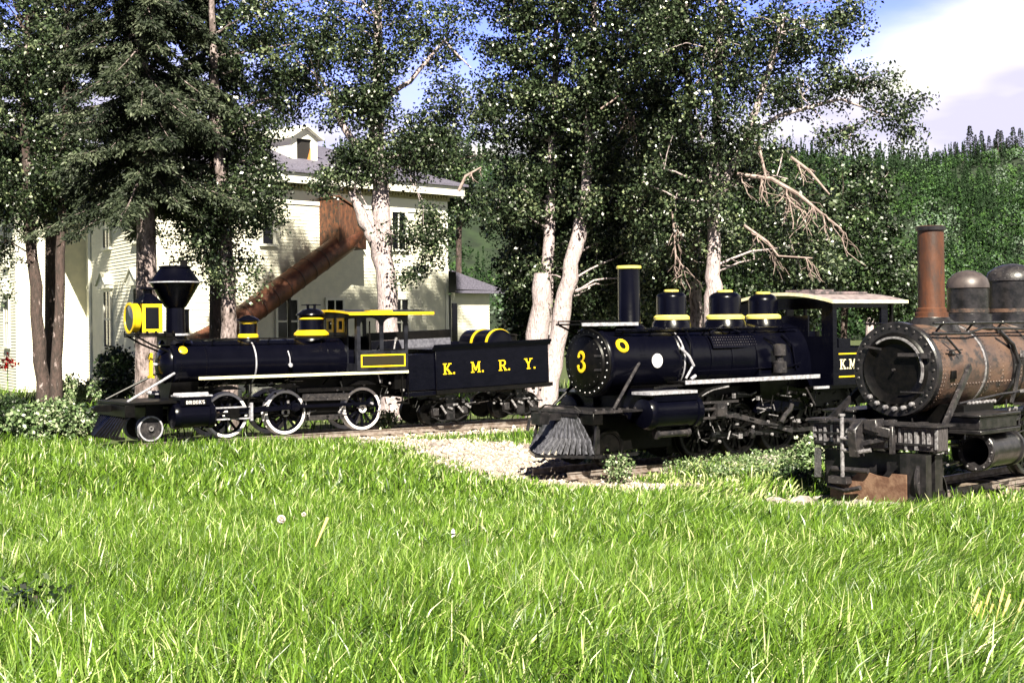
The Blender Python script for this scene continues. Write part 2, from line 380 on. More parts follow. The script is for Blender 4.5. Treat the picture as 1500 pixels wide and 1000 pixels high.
def side_wall(mb, u0, u1, z0, z1, v, t, wins, arch=.0):
    """cab side with window openings: wins = [(ua,ub,za,zb)] sorted by u"""
    za = min(w[2] for w in wins); zb = max(w[3] for w in wins)
    mb.box(u0, u1, v - t / 2, v + t / 2, z0, za)
    mb.box(u0, u1, v - t / 2, v + t / 2, zb, z1)
    e = [u0] + [x for w in wins for x in w[:2]] + [u1]
    for a, b in zip(e[::2], e[1::2]): mb.box(a, b, v - t / 2, v + t / 2, za, zb)
    if arch:
        for a, b, _, zt in wins:
            n = 10; c = (a + b) / 2; w = (b - a) / 2
            P = [(a, zt)] + [(c + w * math.cos(math.pi - math.pi * k / n), zt - arch + arch * math.sin(math.pi * k / n)) for k in range(n + 1)] + [(b, zt)]
            left = P[:n // 2 + 2]; right = P[n // 2 + 1:]
            mb.prism(left, 'xz', v - t / 2, v + t / 2); mb.prism(right, 'xz', v - t / 2, v + t / 2)
def frame_rect(mb, u0, u1, z0, z1, w, y0, y1, plane='xz'):
    for P in ([(u0, z0), (u1, z0), (u1, z0 + w), (u0, z0 + w)], [(u0, z1 - w), (u1, z1 - w), (u1, z1), (u0, z1)],
              [(u0, z0 + w), (u0 + w, z0 + w), (u0 + w, z1 - w), (u0, z1 - w)], [(u1 - w, z0 + w), (u1, z0 + w), (u1, z1 - w), (u1 - w, z1 - w)]):
        mb.prism(P, plane, y0, y1)
def clutter(rnd, n, u0, u1, v0, v1, z0, z1, mb, mb2):
    """the pipes, levers, brake gear and bolts crowded below the running boards"""
    for k in range(n):
        u = rnd.uniform(u0, u1); z = rnd.uniform(z0, z1); v = rnd.uniform(v0, v1); L = rnd.uniform(.08, .4)
        q = rnd.random(); tgt = mb2 if rnd.random() < .28 else mb
        if q < .35: tgt.tube([(u, v, z), (u + L, v, z + rnd.uniform(-.05, .05))], rnd.uniform(.008, .02), 6)
        elif q < .55: tgt.box(u, u + rnd.uniform(.03, .12), v, v + .06, z, z + rnd.uniform(.03, .1))
        elif q < .75: tgt.tube([(u, v, z), (u + rnd.uniform(-.1, .1), v, z + L * .7)], rnd.uniform(.008, .018), 6)
        else: tgt.lathe((u, v, z), 'y', [(0, .03), (-.03, .028), (-.035, .012)], 10)
def band(parent, name, u, zc, r, m, w=.04, th=.008, bolt=True):
    mb = MB(); mb.ring((u, 0, zc), 'x', r, r + th, 0, w, 48)
    return mb.build(name, m, parent)

# ------------------------------------------------------------------ LOCOMOTIVE NUMBER 1
A1 = math.radians(34)
def loco_one():
    rnd = random.Random(4)
    T = thing('steam_locomotive', 'black steam locomotive with diamond smokestack, white wheels and yellow number 1, beside the white house', 'locomotive', (-5.578, 33.414, 0), A1)
    zc = 1.70
    b = MB(); b.lathe((0, 0, zc), 'x', [(-1.85, .52), (.7, .52), (1.15, .58), (1.9, .58)], 56)
    boiler = b.build('boiler', black, T)
    for u in (-.72, .2, 1.12): band(boiler, 'boiler_band', u, zc, .525 if u < 1 else .578, steel if u < 0 else black, .035)
    b = MB(); b.lathe((0, 0, zc), 'x', [(-2.66, .52), (-2.62, .555), (-2.56, .555), (-2.55, .53), (-1.87, .53), (-1.86, .545), (-1.82, .545), (-1.81, .52)], 56)
    sb = b.build('smokebox', black, T)
    r = MB(); rivets_band(r, -1.90, zc, .531, 54, .012); rivets_band(r, -2.50, zc, .531, 54, .012)
    for k in range(10): r.rivet((-2.4 + k * .055, -.531 * math.cos(.9), zc + .531 * math.sin(.9)), (0, -1, .8), .01)
    r.build('rivet_row', blackd, sb)
    d = MB(); d.lathe((0, 0, zc), 'x', [(-2.63, .46), (-2.68, .45), (-2.75, .40), (-2.82, .28), (-2.86, .14), (-2.87, .001)], 40)
    door = d.build('smokebox_door', black, sb)
    y = MB(); write(y, '1', (-2.95, .24, 1.40), (0, -1, 0), .56, (-1, 0, 0), .05, wscale=1.0); y.build('number_one', yellow, T)
    y = MB(); y.cyl((-2.95, 0, zc), 'x', .035, 0, .12, 16); y.bar((-2.92, .0, zc), (-2.92, .2, zc + .1), .02, .02); y.build('door_handle', steel, T)
    y = MB(); n_ = (0, -math.cos(.62), math.sin(.62)); y.lathe((-2.42, -.53 * math.cos(.62), zc + .53 * math.sin(.62)), n_, [(0, .10), (.02, .10), (.03, .085), (.03, .001)], 24); y.build('yellow_disc', yellow, sb)
    # saddle, cylinders
    s = MB(); s.prism([(-.45, 1.3), (-.25, .95), (-.55, .7), (.55, .7), (.25, .95), (.45, 1.3)], 'yz', -2.7, -2.05); s.build('cylinder_saddle', blackd, T)
    for sd_ in (-1, 1):
        c = MB(); c.lathe((0, sd_ * .80, .58), 'x', [(-2.86, .14), (-2.84, .27), (-2.78, .30), (-2.70, .30), (-2.69, .27), (-2.05, .27), (-2.04, .30), (-1.94, .30), (-1.9, .26), (-1.88, .1)], 32)
        c.box(-2.72, -2.0, sd_ * .80 - .21, sd_ * .80 + .21, .80, 1.0)
        cy = c.build('cylinder', black, T)
        l = MB(); l.box(-2.76, -1.98, sd_ * .80 - .24, sd_ * .80 + .24, 1.0, 1.03); l.lathe((0, sd_ * .8, 1.04), 'x', [(-2.80, .02), (-2.78, .045), (-2.0, .045), (-1.98, .02)], 16); l.build('steam_chest_lid', steel, cy)
        if sd_ < 0:
            p = MB(); p.box(-2.62, -2.12, -1.022, -1.012, .82, .93); pl = p.build('maker_plate', blackd, cy)
            w = MB(); write(w, 'BROOKS', (-2.59, -1.022, .84), (1, 0, 0), .075, (0, -1, 0), .004, .14, 1.0); w.build('maker_name', white, pl)
        # crosshead guides and piston rod
        g = MB(); g.box(-1.88, -1.0, sd_ * .80 - .03, sd_ * .80 + .03, .70, .73); g.box(-1.88, -1.0, sd_ * .80 - .03, sd_ * .80 + .03, .44, .47)
        g.box(-1.0, -.94, sd_ * .8 - .05, sd_ * .8 + .05, .40, .80); g.build('crosshead_guide', steel, T)
        g = MB(); g.cyl((0, sd_ * .8, .58), 'x', .03, -1.9, -1.4, 12); g.box(-1.5, -1.28, sd_ * .8 - .07, sd_ * .8 + .07, .47, .70); g.build('crosshead', blackd, T)
    # wheels
    cp = {}
    ang = {-1: math.radians(38), 1: math.radians(128)}
    for sd_ in (-1, 1):
        for u, r_ in ((-1.45, .51), (0.0, .51), (2.01, .51)):
            wheel(T, u, sd_, .53, r_, 11, white, white, cw=ang[sd_] + math.pi)
        wheel(T, -3.21, sd_, .31, .28, 0, steel, palebolt, disc=True, body=grime)
        pts = [(u, sd_ * .62, .53) for u in (-1.45, 0, 2.01)]
        cx, cz = math.cos(ang[sd_]) * .2, math.sin(ang[sd_]) * .2
        rod = MB()
        for a, c in ((-1.45, 0), (0, 2.01)):
            rod.bar((a + cx, sd_ * .62, .53 + cz), (c + cx, sd_ * .62, .53 + cz), .035, .075)
        for a in (-1.45, 0, 2.01): rod.lathe((a + cx, sd_ * .62, .53 + cz), 'y', [(-.06, .04), (-.05, .085), (.05, .085), (.06, .04)], 20)
        rod.build('side_rod', black, T)
        rod = MB(); rod.bar((0 + cx, sd_ * .72, .53 + cz), (-1.4, sd_ * .72, .58), .035, .085)
        rod.lathe((cx, sd_ * .72, .53 + cz), 'y', [(-.06, .05), (-.05, .10), (.05, .10), (.06, .05)], 20); rod.box(cx - .1, cx + .1, sd_ * .72 - .04, sd_ * .72 + .04, .53 + cz - .08, .53 + cz + .08)
        rod.build('main_rod', black, T)
        pn = MB()
        for a in (-1.45, 0, 2.01): pn.cyl((a + cx, sd_ * .66, .53 + cz), 'y', .03, min(0, sd_ * .1), max(0, sd_ * .1), 12)
        pn.build('crank_pin', steel, T)
    fr = MB()
    for v in (-.34, .34):
        fr.box(-3.6, 3.0, v - .05, v + .05, .78, .88); fr.box(-1.7, 2.4, v - .04, v + .04, .42, .50)
        for u in (-1.7, -1.2, -.25, .25, 1.76, 2.26): fr.box(u - .04, u + .04, v - .04, v + .04, .42, .82)
    fr.box(.35, 1.65, -.38, .38, .45, 1.3); fr.box(1.5, 3.0, -.5, .5, .9, 1.42); fr.box(-1.9, -1.5, -.4, .4, .6, 1.15)
    fr.build('frame', blackd, T)
    ap = MB(); ap.prism([(.35, .42), (1.55, .42), (1.62, .30), (.30, .30)], 'xz', -.5, .5); ap.build('ash_pan', grime, T)
    sp = MB()
    for u in (-1.45, 0, 2.01):
        for k in range(5):
            L = .34 - k * .05
            sp.box(u - L, u + L, -.60, -.52, 1.10 + k * .02, 1.117 + k * .02); sp.box(u - L, u + L, .52, .60, 1.10 + k * .02, 1.117 + k * .02)
    sp.build('leaf_spring', grime, T)
    eq = MB(); eq.bar((.3, -.58, 1.02), (1.75, -.58, 1.02), .05, .09); eq.bar((.4, -.62, .86), (1.6, -.62, .84), .03, .16)
    for k in range(12): eq.rivet((.45 + k * .1, -.636, .85), (0, -1, 0), .018)
    eq.build('equaliser_beam', grime, T)
    m1, m2 = MB(), MB(); clutter(rnd, 70, -1.9, 3.0, -.62, -.5, .35, 1.3, m1, m2); clutter(rnd, 30, 2.3, 3.2, -.9, -.5, .5, 1.25, m1, m2)
    m1.tube([(-1.0, -.9, 1.38), (-1.02, -.9, 1.0), (-1.08, -.85, .72)], .02, 8)
    m1.build('running_gear', blackd, T); m2.build('bright_fittings', palebolt, T)
    # running boards
    for sd_ in (-1, 1):
        rb = MB(); rb.box(-2.3, 3.0, min(sd_ * .5, sd_ * 1.03), max(sd_ * .5, sd_ * 1.03), 1.38, 1.41)
        for u in (-2.0, -1.0, 0, 1.0): rb.bar((u, sd_ * .95, 1.37), (u, sd_ * .5, 1.15), .03, .03)
        ro = rb.build('running_board', blackd, T)
        ed = MB(); a, c = sorted((sd_ * 1.033, sd_ * 1.055)); ed.box(-2.3, 3.0, a, c, 1.365, 1.43); ed.build('board_edge', cream, ro)
    # pilot deck
    p = MB(); p.box(-3.92, -2.75, -.92, .92, .86, .92); p.box(-3.92, -3.7, -.92, .92, .6, .855); p.box(-3.3, -2.9, -.45, .45, .45, .85)
    deck = p.build('pilot_deck', blackd, T, .006)
    p = MB()
    for v in np.linspace(-.85, .85, 13): p.bar((-3.85, v, .62), (-4.05 - .25 * (1 - abs(v)), v * .95, .16), .05, .05)
    p.box(-4.1, -3.9, -.85, .85, .12, .17); p.build('pilot', blackd, T)
    p = MB(); p.box(-4.25, -3.93, -.07, .07, .70, .84); p.lathe((-4.25, 0, .77), 'y', [(-.06, .07), (.06, .07)], 14); p.build('coupler', blackd, T)
    for sd_ in (-1, 1):
        p = MB(); p.tube([(-3.8, sd_ * .72, .93), (-2.62, sd_ * .48, 1.52)], .028, 8); p.build('smokebox_brace', steel if sd_ < 0 else blackd, T)
    # stack
    s = MB(); s.lathe((-2.42, 0, 0), 'z', [(2.15, .40), (2.24, .34), (2.27, .25), (2.33, .25), (2.34, .30), (2.39, .30), (2.40, .215), (2.96, .205), (3.0, .25), (3.50, .54), (3.53, .57), (3.55, .57), (3.57, .54), (3.85, .34), (3.87, .36), (3.90, .36), (3.91, .32), (3.91, .22), (3.6, .2)], 40, capS=False, capE=False)
    st = s.build('smokestack', black, T)
    rr = MB(); rr.ring((-2.42, 0, 0), 'z', .575, .582, 3.525, 3.55, 40); rr.ring((-2.42, 0, 0), 'z', .305, .312, 2.34, 2.385, 32); rr.build('stack_rim', steel, st)
    h = MB(); h.tube([(-2.5, .1, 3.9), (-2.5, .1, 3.99), (-2.3, -.05, 4.02)], .02, 6); h.box(-2.3, -2.16, -.1, .0, 3.9, 4.04); h.build('stack_hinge', blackd, st)
    # headlight
    hb = MB(); hb.box(-3.30, -2.82, -.27, .27, 2.41, 3.06)
    hb.add([(-3.33, -.3, 3.06), (-2.79, -.3, 3.06), (-2.79, .3, 3.06), (-3.33, .3, 3.06), (-3.14, -.12, 3.27), (-2.98, -.12, 3.27), (-2.98, .12, 3.27), (-3.14, .12, 3.27)], [(0, 1, 2, 3), (0, 1, 5, 4), (1, 2, 6, 5), (2, 3, 7, 6), (3, 0, 4, 7), (4, 5, 6, 7)])
    hb.lathe((-3.06, 0, 0), 'z', [(3.26, .10), (3.36, .10), (3.37, .19), (3.40, .19), (3.43, .06)], 20)
    hl = hb.build('headlight', black, T, .006)
    y = MB(); frame_rect(y, -3.29, -2.83, 2.42, 3.05, .075, -.283, -.2712); frame_rect(y, -3.29, -2.83, 2.42, 3.05, .075, .2712, .283); y.build('side_frame', yellow, hl)
    y = MB(); y.box(-3.21, -2.91, -.2745, -.2715, 2.5, 2.97); y.box(-3.21, -2.91, .2715, .2745, 2.5, 2.97); y.build('side_pane', glass, hl)
    y = MB(); y.lathe((-3.30, 0, 2.74), 'x', [(0, .29), (-.02, .325), (-.15, .325), (-.17, .345), (-.2, .345), (-.2, .29), (-.12, .275), (-.03, .2)], 40, capS=False, capE=False); y.build('lamp_ring', yellow, hl)
    y = MB(); y.lathe((-3.30, 0, 2.74), 'x', [(-.185, .29), (-.2, .2), (-.21, .1), (-.213, .001)], 32, capS=False); y.build('lens', lens, hl)
    s = MB(); s.box(-3.5, -2.55, -.32, .32, 2.35, 2.40)
    for v in (-.3, .3): s.tube([(-3.45, v, 2.35), (-3.1, v, 2.15), (-2.7, v, 1.98)], .022, 8); s.tube([(-3.5, v, 2.45), (-3.5, v, 2.33), (-2.6, v, 2.33)], .016, 6)
    s.box(-2.75, -2.55, -.3, .3, 2.12, 2.35)
    for k in range(5): s.lathe((-3.4 + .2 * k, -.34, 2.39), 'z', [(0, .03), (.06, .03)], 8)
    s.build('headlight_shelf', blackd, T)
    # domes
    d1 = dome(T, 'sand_dome', -.67, .20, 2.16, 2.72, yellow, capring=True, flat=.45)
    y = MB(); y.lathe((-.67, 0, 0), 'z', [(2.64, .20), (2.66, .27), (2.69, .25), (2.76, .12), (2.79, .03)], 28); y.build('dome_lid', black, d1)
    y = MB(); y.lathe((-.67, 0, 0), 'z', [(2.36, .204), (2.61, .204), (2.61, .212), (2.36, .212)], 4, -.62, -.25, False, False); y.build('painted_stripe', yellow, d1)
    d2 = dome(T, 'steam_dome', .95, .30, 2.16, 2.84, yellow, capring=True, flat=.4)
    y = MB(); y.lathe((.95, 0, 0), 'z', [(2.76, .30), (2.78, .36), (2.81, .35), (2.90, .22), (2.94, .08)], 32)
    for v, u in ((-.08, .05), (.08, -.05)): y.lathe((.95 + u, v, 0), 'z', [(2.9, .035), (3.0, .035), (3.01, .05), (3.04, .05)], 10)
    y.bar((.7, 0, 3.02), (1.2, 0, 3.02), .03, .025); y.build('safety_valve', black, d2)
    y = MB(); y.lathe((.95, 0, 0), 'z', [(2.29, .31), (2.30, .42), (2.34, .42), (2.42, .33), (2.42, .31)], 32, capS=False, capE=False); y.build('dome_flange', yellow, d2)
    handrail(T, -2.6, 1.5, -.46, 2.24, 6); handrail(T, -2.6, 1.5, .46, 2.24, 6)
    p = MB(); p.tube([(.1, -.5, 1.95), (.12, -.56, 1.8), (.12, -.57, 1.6)], .014, 6); p.lathe((.12, -.56, 1.62), 'y', [(0, .05), (-.05, .05), (-.06, .02)], 12); p.build('check_valve', steel, T)
    # cab
    u0, u1, w = 1.6, 2.98, 1.05
    c = MB()
    for v in (-w, w):
        side_wall(c, u0, u1, 1.44, 2.80, v, .05, [(1.70, 2.22, 1.93, 2.70), (2.32, 2.89, 1.93, 2.70)], .16)
    for v0, v1 in ((-1.02, -.96), (-.58, -.46), (-.10, .10), (.46, .58), (.96, 1.02)): c.box(u0, u0 + .04, v0, v1, 1.44, 2.83)
    c.box(u0, u0 + .04, -.46, .46, 2.08, 2.36); c.box(u0, u0 + .04, -.96, .96, 2.70, 2.84)
    c.box(u0, u0 + .04, -.96, -.58, 1.44, 1.62); c.box(u0, u0 + .04, .58, .96, 1.44, 1.62)
    c.box(u0, u1, -1.0, 1.0, 1.4, 1.44)
    cab = c.build('cab', mat('cab_grey_black', (.006, .0065, .010), .35, spec=.25, col2=(.018, .019, .026), nscale=5, bump=.002), T, .004)
    f_ = MB(); frame_rect(f_, 1.70, 2.90, 1.53, 1.83, .035, -w - .034, -w - .026); f_.build('panel_stripe', yellow, cab)
    f_ = MB(); f_.box(1.76, 2.84, -w - .031, -w - .0255, 1.59, 1.77); f_.build('recessed_panel', mat('brown_black', (.02, .016, .008), .4), cab)
    for v0, v1 in ((-.46, -.10), (.10, .46)):
        f_ = MB(); frame_rect(f_, v0, v1, 2.36, 2.70, .07, u0 - .03, u0 - .002, 'yz'); f_.build('front_window_frame', yellow, cab)
    f_ = MB()
    for v in (-w, w):
        f_.box(1.94, 1.97, v - .015, v + .015, 1.93, 2.62); f_.box(2.32, 2.89, v - .04, v + .10 if v > 0 else v + .04, 1.93, 1.95)
    f_.build('window_bar', blackd, cab)
    f_ = MB(); P = []
    n = 10
    for k in range(n + 1):
        v = -1.3 + 2.6 * k / n; P.append((v, 2.83 + .07 * (1 - (v / 1.3) ** 2)))
    P2 = [(v, z - .05) for v, z in P[::-1]]
    f_.prism(P + P2, 'yz', 1.3, 3.55); roof = f_.build('cab_roof', blackd, cab)
    e_ = MB()
    for v in (-1.3, 1.3): a, c_ = sorted((v, v + .03 * (1 if v > 0 else -1))); e_.box(1.28, 3.57, a, c_, 2.76, 2.83)
    for k in range(n):
        a, c_ = P[k], P[k + 1]; e_.prism([(a[0], a[1] - .05), (c_[0], c_[1] - .05), c_, a], 'yz', 1.275, 1.298)
    e_.build('roof_edge', yellow, roof)
    e_ = MB(); e_.box(1.85, 2.45, -1.29, -1.0, 2.835, 2.87); e_.build('roof_hatch', yellow, roof)
    bh = MB(); bh.lathe((0, 0, zc), 'x', [(1.9, .56), (2.3, .56), (2.35, .3)], 32); bh.box(2.3, 2.4, -.3, -.1, 1.9, 2.3); bh.tube([(2.4, -.3, 1.5), (2.55, -.35, 1.95), (2.65, -.35, 2.1)], .025, 8); bh.build('backhead', blackd, T)
    l = MB(); l.tube([(2.62, -.8, 1.5), (2.75, -.8, 1.95), (2.80, -.78, 2.12)], .022, 8); l.lathe((2.80, -.78, 2.12), (0.3, 0, 1), [(0, .03), (.1, .04)], 10); l.build('lever', palebolt, T)
    # steps under cab
    s = MB(); s.box(2.85, 3.05, -1.0, -.7, .62, .65); s.box(2.85, 2.88, -.98, -.95, .62, 1.4); s.box(3.02, 3.05, -.98, -.95, .62, 1.4); s.box(2.7, 3.1, -.9, .9, .98, 1.3); s.build('cab_step', blackd, T)
    # ------------------------------------------------ its tender: another thing
    o = Vector((-5.578, 33.414, 0)) + Vector((math.cos(A1), math.sin(A1), 0)) * 3.2
    R = thing('locomotive_tender', 'black tender lettered K. M. R. Y. in yellow, behind the number 1 locomotive', 'tender', (o.x, o.y, 0), A1, ry=math.radians(-1.6))
    t = MB(); t.prism([(.62, .90), (4.0, .90), (4.0, 1.86), (.62, 1.86)], 'xz', -1.03, 1.03); body = t.build('water_tank', black, R, .01)
    t = MB(); t.prism([(-1.03, 1.862), (-1.10, 1.97), (-1.10, 2.01), (-1.0, 1.90), (1.0, 1.90), (1.10, 2.01), (1.10, 1.97), (1.03, 1.862)], 'yz', .55, 4.06); t.build('tank_flare', black, body)
    rv = MB()
    for u in np.arange(.66, 4.0, .075):
        rv.rivet((u, -1.03, 1.84), (0, -1, 0), .009); rv.rivet((u, -1.03, .93), (0, -1, 0), .009); rv.rivet((u, -1.03, 1.38 if u < 2.3 else 1.39), (0, -1, 0), .006)
    for z in np.arange(.93, 1.86, .06):
        for u in (.66, 2.05, 3.35, 3.97): rv.rivet((u, -1.03, z), (0, -1, 0), .008)
    rv.tube([(.62, -1.035, 1.862), (4.0, -1.035, 1.862)], .012, 6); rv.build('rivet_row', black, body)
    for ch, u in (('K.', .82), ('M.', 1.62), ('R.', 2.45), ('Y.', 3.23)):
        l = MB(); write(l, ch, (u, -1.03, 1.27), (1, 0, 0), .27, (0, -1, 0), .008, .06); l.build('painted_letter', yellow, body)
    t = MB(); t.box(-.15, .62, -.98, -.55, .92, 1.80); t.box(-.15, .62, .55, .98, .92, 1.80); t.box(-.2, 4.1, -.95, .95, .78, .895); t.build('tank_leg', black, R, .008)
    t = MB(); t.box(.62, 4.1, -1.04, -1.0, .80, .893); t.build('side_sill', blackd, R)
    t = MB(); t.box(-.15, 2.3, .98, 1.02, 1.90, 2.12); t.build('coal_board', mat('dusty_grey', (.06, .06, .08), .6, col2=(.12, .12, .15), nscale=12), R)
    t = MB(); t.box(-.15, 2.3, .97, 1.03, 2.125, 2.33); t.build('top_board', blackd, R)
    t = MB(); t.box(-.1, 2.2, -.9, .9, 1.2, 1.7); t.build('coal_space', mat('dusty_grey2', (.05, .05, .06), .7, col2=(.09, .09, .11), nscale=12), R)
    d = MB(); d.lathe((2.75, 0, 1.92), 'y', [(-.74, .001), (-.74, .30), (-.70, .38), (.70, .38), (.72, .3), (.72, .001)], 40); dr = d.build('tool_drum', black, R)
    d = MB()
    for v in (-.66, .05): d.ring((2.75, 0, 1.92), 'y', .38, .40, v, v + .08, 40)
    d.build('drum_band', yellow, dr)
    d = MB(); d.lathe((3.5, .1, 0), 'z', [(1.9, .24), (2.1, .24), (2.12, .28), (2.16, .2)], 20); d.build('water_hatch', blackd, R)
    for uc in (1.15, 3.25):
        for du in (-.42, .42):
            for sd_ in (-1, 1):
                wheel(R, uc + du, sd_, .34, .31, 0, blackd, None, disc=True, body=blackd)
                j = MB(); j.box(uc + du - .08, uc + du + .08, sd_ * .72 - .07, sd_ * .72 + .07, .26, .44); j.build('journal_box', grime, R, .01)
        tr = MB()
        for sd_ in (-1, 1):
            v = sd_ * .72
            for a, b_ in (((uc - .5, .46), (uc - .3, .62)), ((uc - .3, .62), (uc + .3, .62)), ((uc + .3, .62), (uc + .5, .46)), ((uc - .5, .24), (uc - .25, .12)), ((uc - .25, .12), (uc + .25, .12)), ((uc + .25, .12), (uc + .5, .24))):
                tr.bar((a[0], v, a[1]), (b_[0], v, b_[1]), .06, .03)
            tr.box(uc - .12, uc + .12, v - .06, v + .06, .14, .6)
        tr.box(uc - .15, uc + .15, -.8, .8, .6, .75); tr.build('truck_frame', grimed, R)
        tr = MB()
        for k in range(5):
            x = uc + (-.3, -.1, .05, .2, .42)[k]; tr.bar((x, -.82, .5 - .05 * (k % 2)), (x + .14, -.82, .30 + .1 * (k % 3)), .03, .05); tr.rivet((x, -.80, .66), (0, -1, 0), .03)
        tr.build('brake_hanger', palebolt, R)
    m1, m2 = MB(), MB(); clutter(rnd, 60, 0, 4.0, -.85, -.7, .4, .78, m1, m2); m1.build('under_gear', blackd, R); m2.build('bright_bolts', palebolt, R)
    return T
loco_one()

# ------------------------------------------------------------------ LOCOMOTIVE NUMBER 3
A3 = math.radians(38)
def build_three(parent, org, h, m):
    mb = MB(); o = Vector(org)
    def poly(pts, w):
        for (a, b, wa), (c, d, wb) in zip(pts, pts[1:]):
            p, q = Vector((a, b)), Vector((c, d)); n = (q - p).normalized(); n = Vector((-n.y, n.x)); 
            A = [p + n * wa / 2, q + n * wb / 2, q - n * wb / 2, p - n * wa / 2]
            A = [o + Vector((0, -x.x * h, x.y * h)) for x in A]; B = [k + Vector((-.01, 0, 0)) for k in A]
            mb.add(A + B, [(0, 1, 2, 3), (4, 5, 6, 7)] + [(i, (i + 1) % 4, 4 + (i + 1) % 4, 4 + i) for i in range(4)])
    U = []
    for k in range(15):
        t = math.radians(165 - 250 * k / 14); U.append((.30 + .21 * math.cos(t), .75 + .22 * math.sin(t), .07 + .10 * math.sin(math.pi * min(1, k / 12))))
    Lw = []
    for k in range(17):
        t = math.radians(90 - 265 * k / 16); Lw.append((.29 + .25 * math.cos(t), .27 + .25 * math.sin(t), .07 + .12 * math.sin(math.pi * k / 16)))
    poly(U, 1); poly(Lw, 1)
    for x, z in ((.12, .76), (.07, .25)): mb.lathe(o + Vector((0, -x * h, z * h)), 'x', [(-.012, .001), (-.012, .08 * h), (0, .08 * h)], 12)
    return mb.build('number_three', m, parent)
def loco_three():
    rnd = random.Random(7)
    T = thing('steam_locomotive', 'black steam locomotive with tall straight smokestack and yellow number 3 on its round front', 'locomotive', (1.325, 24.80, 0), A3)
    zc = 1.82
    b = MB(); b.lathe((0, 0, zc), 'x', [(1.72, .585), (3.0, .585), (3.5, .64), (5.1, .64)], 60); boiler = b.build('boiler', black, T)
    fb = MB(); fb.prism([(-.66, 1.9), (-.72, 1.2), (-.62, .8), (.62, .8), (.72, 1.2), (.66, 1.9)], 'yz', 3.6, 5.1); fb.build('firebox', black, boiler)
    for u, m in ((1.75, steel), (2.45, black), (3.0, black), (3.6, black), (4.6, black)): band(boiler, 'boiler_band', u, zc, .59 if u < 3.1 else .645, m, .04)
    b = MB(); b.lathe((0, 0, zc), 'x', [(0.0, .50), (0.0, .60), (.03, .62), (.09, .62), (.1, .595), (1.66, .595), (1.68, .61), (1.74, .61), (1.75, .59)], 60, capS=False); sb = b.build('smokebox', black, T)
    d = MB(); d.lathe((0, 0, zc), 'x', [(.02, .6), (-.03, .58), (-.04, .47), (-.07, .45), (-.11, .30), (-.14, .15), (-.15, .001)], 48); door = d.build('smokebox_door', blackd, sb)
    rv = MB(); rivets_circle(rv, -.036, 0, zc, .53, 26, rr=.017); rivets_circle(rv, -.075, 0, zc, .40, 20, rr=.012); rv.build('door_bolt', palebolt, door)
    rv = MB()
    for u in (.72, .80, 1.6): rivets_band(rv, u, zc, .596, 60, .011)
    rv.build('rivet_row', black, sb)
    rv = MB(); rivets_band(rv, 1.71, zc, .61, 30, .016)
    for z in (-.12, .12): rv.bar((-.085, -.42, zc + z), (-.12, .1, zc + z), .03, .035)
    rv.build('bright_rivet', grime, sb)
    build_three(sb, (-.165, .10, zc - .15), .34, yellow)
    t = .50; n_ = (0, -math.cos(t), math.sin(t)); c_ = (.32, -.595 * math.cos(t), zc + .595 * math.sin(t))
    y = MB(); y.lathe(c_, n_, [(.0, .07), (.02, .07), (.025, .125), (0, .135)], 28, capS=False, capE=False); y.build('emblem_ring', yellow, sb)
    y = MB(); y.lathe(c_, n_, [(.012, .07), (.014, .001)], 20); y.build('emblem_centre', blackd, sb)
    t = .02; c_ = (1.08, -.595 * math.cos(t), zc + .595 * math.sin(t)); y = MB(); y.lathe(c_, (0, -1, 0), [(0, .125), (.012, .125), (.015, .001)], 28); y.build('white_disc', white, sb)
    # top plate for the missing headlight
    p = MB(); p.box(-.45, .85, -.34, .34, 2.47, 2.50)
    for v in (-.3, .3): p.tube([(-.4, v, 2.47), (.02, v, 2.3)], .02, 8); p.tube([(-.42, v, 2.5), (-.42, v, 2.54), (.5, v, 2.54)], .014, 6)
    p.build('headlight_shelf', blackd, T)
    p = MB(); p.box(-.44, .86, -.366, -.342, 2.455, 2.512); p.build('shelf_edge', steel, T)
    s = MB(); s.lathe((.98, 0, 0), 'z', [(2.33, .36), (2.42, .28), (2.47, .215), (2.5, .20), (3.46, .195), (3.47, .15), (2.6, .14)], 36, capS=False, capE=False); st = s.build('smokestack', black, T)
    y = MB(); y.lathe((.98, 0, 0), 'z', [(3.46, .195), (3.47, .225), (3.51, .225), (3.52, .20), (3.52, .15), (3.46, .15)], 36, capS=False, capE=False); y.build('stack_rim', yellow3, st)
    dome(T, 'bell_dome', 2.03, .275, 2.36, 3.07, yellow3, topdisc=True, flat=.42, seat=.24)
    dome(T, 'sand_dome', 3.44, .305, 2.36, 3.07, yellow3, topdisc=True, flat=.42, seat=.24)
    dome(T, 'steam_dome', 4.50, .285, 2.36, 3.04, yellow3, topdisc=True, flat=.55, seat=.24)
    handrail(T, .2, 4.9, -.50, 2.38, 7, m=black); handrail(T, .2, 4.9, .50, 2.38, 7)
    # boiler-side piping
    p = MB()
    p.tube([(.25, -.42, 2.33), (1.2, -.45, 2.34), (2.3, -.45, 2.34), (4.6, -.5, 2.36)], .022, 8)
    p.tube([(1.9, -.5, 2.33), (1.92, -.6, 2.15), (1.92, -.63, 1.9), (1.84, -.66, 1.6), (1.84, -.68, 1.4)], .022, 8)
    p.tube([(2.5, -.5, 2.3), (2.9, -.45, 2.42), (3.3, -.5, 2.3)], .025, 8); p.tube([(3.9, -.55, 2.2), (4.1, -.66, 2.1), (4.15, -.7, 1.7), (4.2, -.72, 1.5)], .02, 8)
    p.tube([(4.4, -.55, 2.25), (4.55, -.68, 2.05), (4.6, -.72, 1.6)], .022, 8); p.tube([(2.0, -.67, 1.62), (3.2, -.7, 1.62), (4.4, -.72, 1.64), (4.7, -.75, 1.7)], .014, 6)
    p.build('boiler_pipe', black, T)
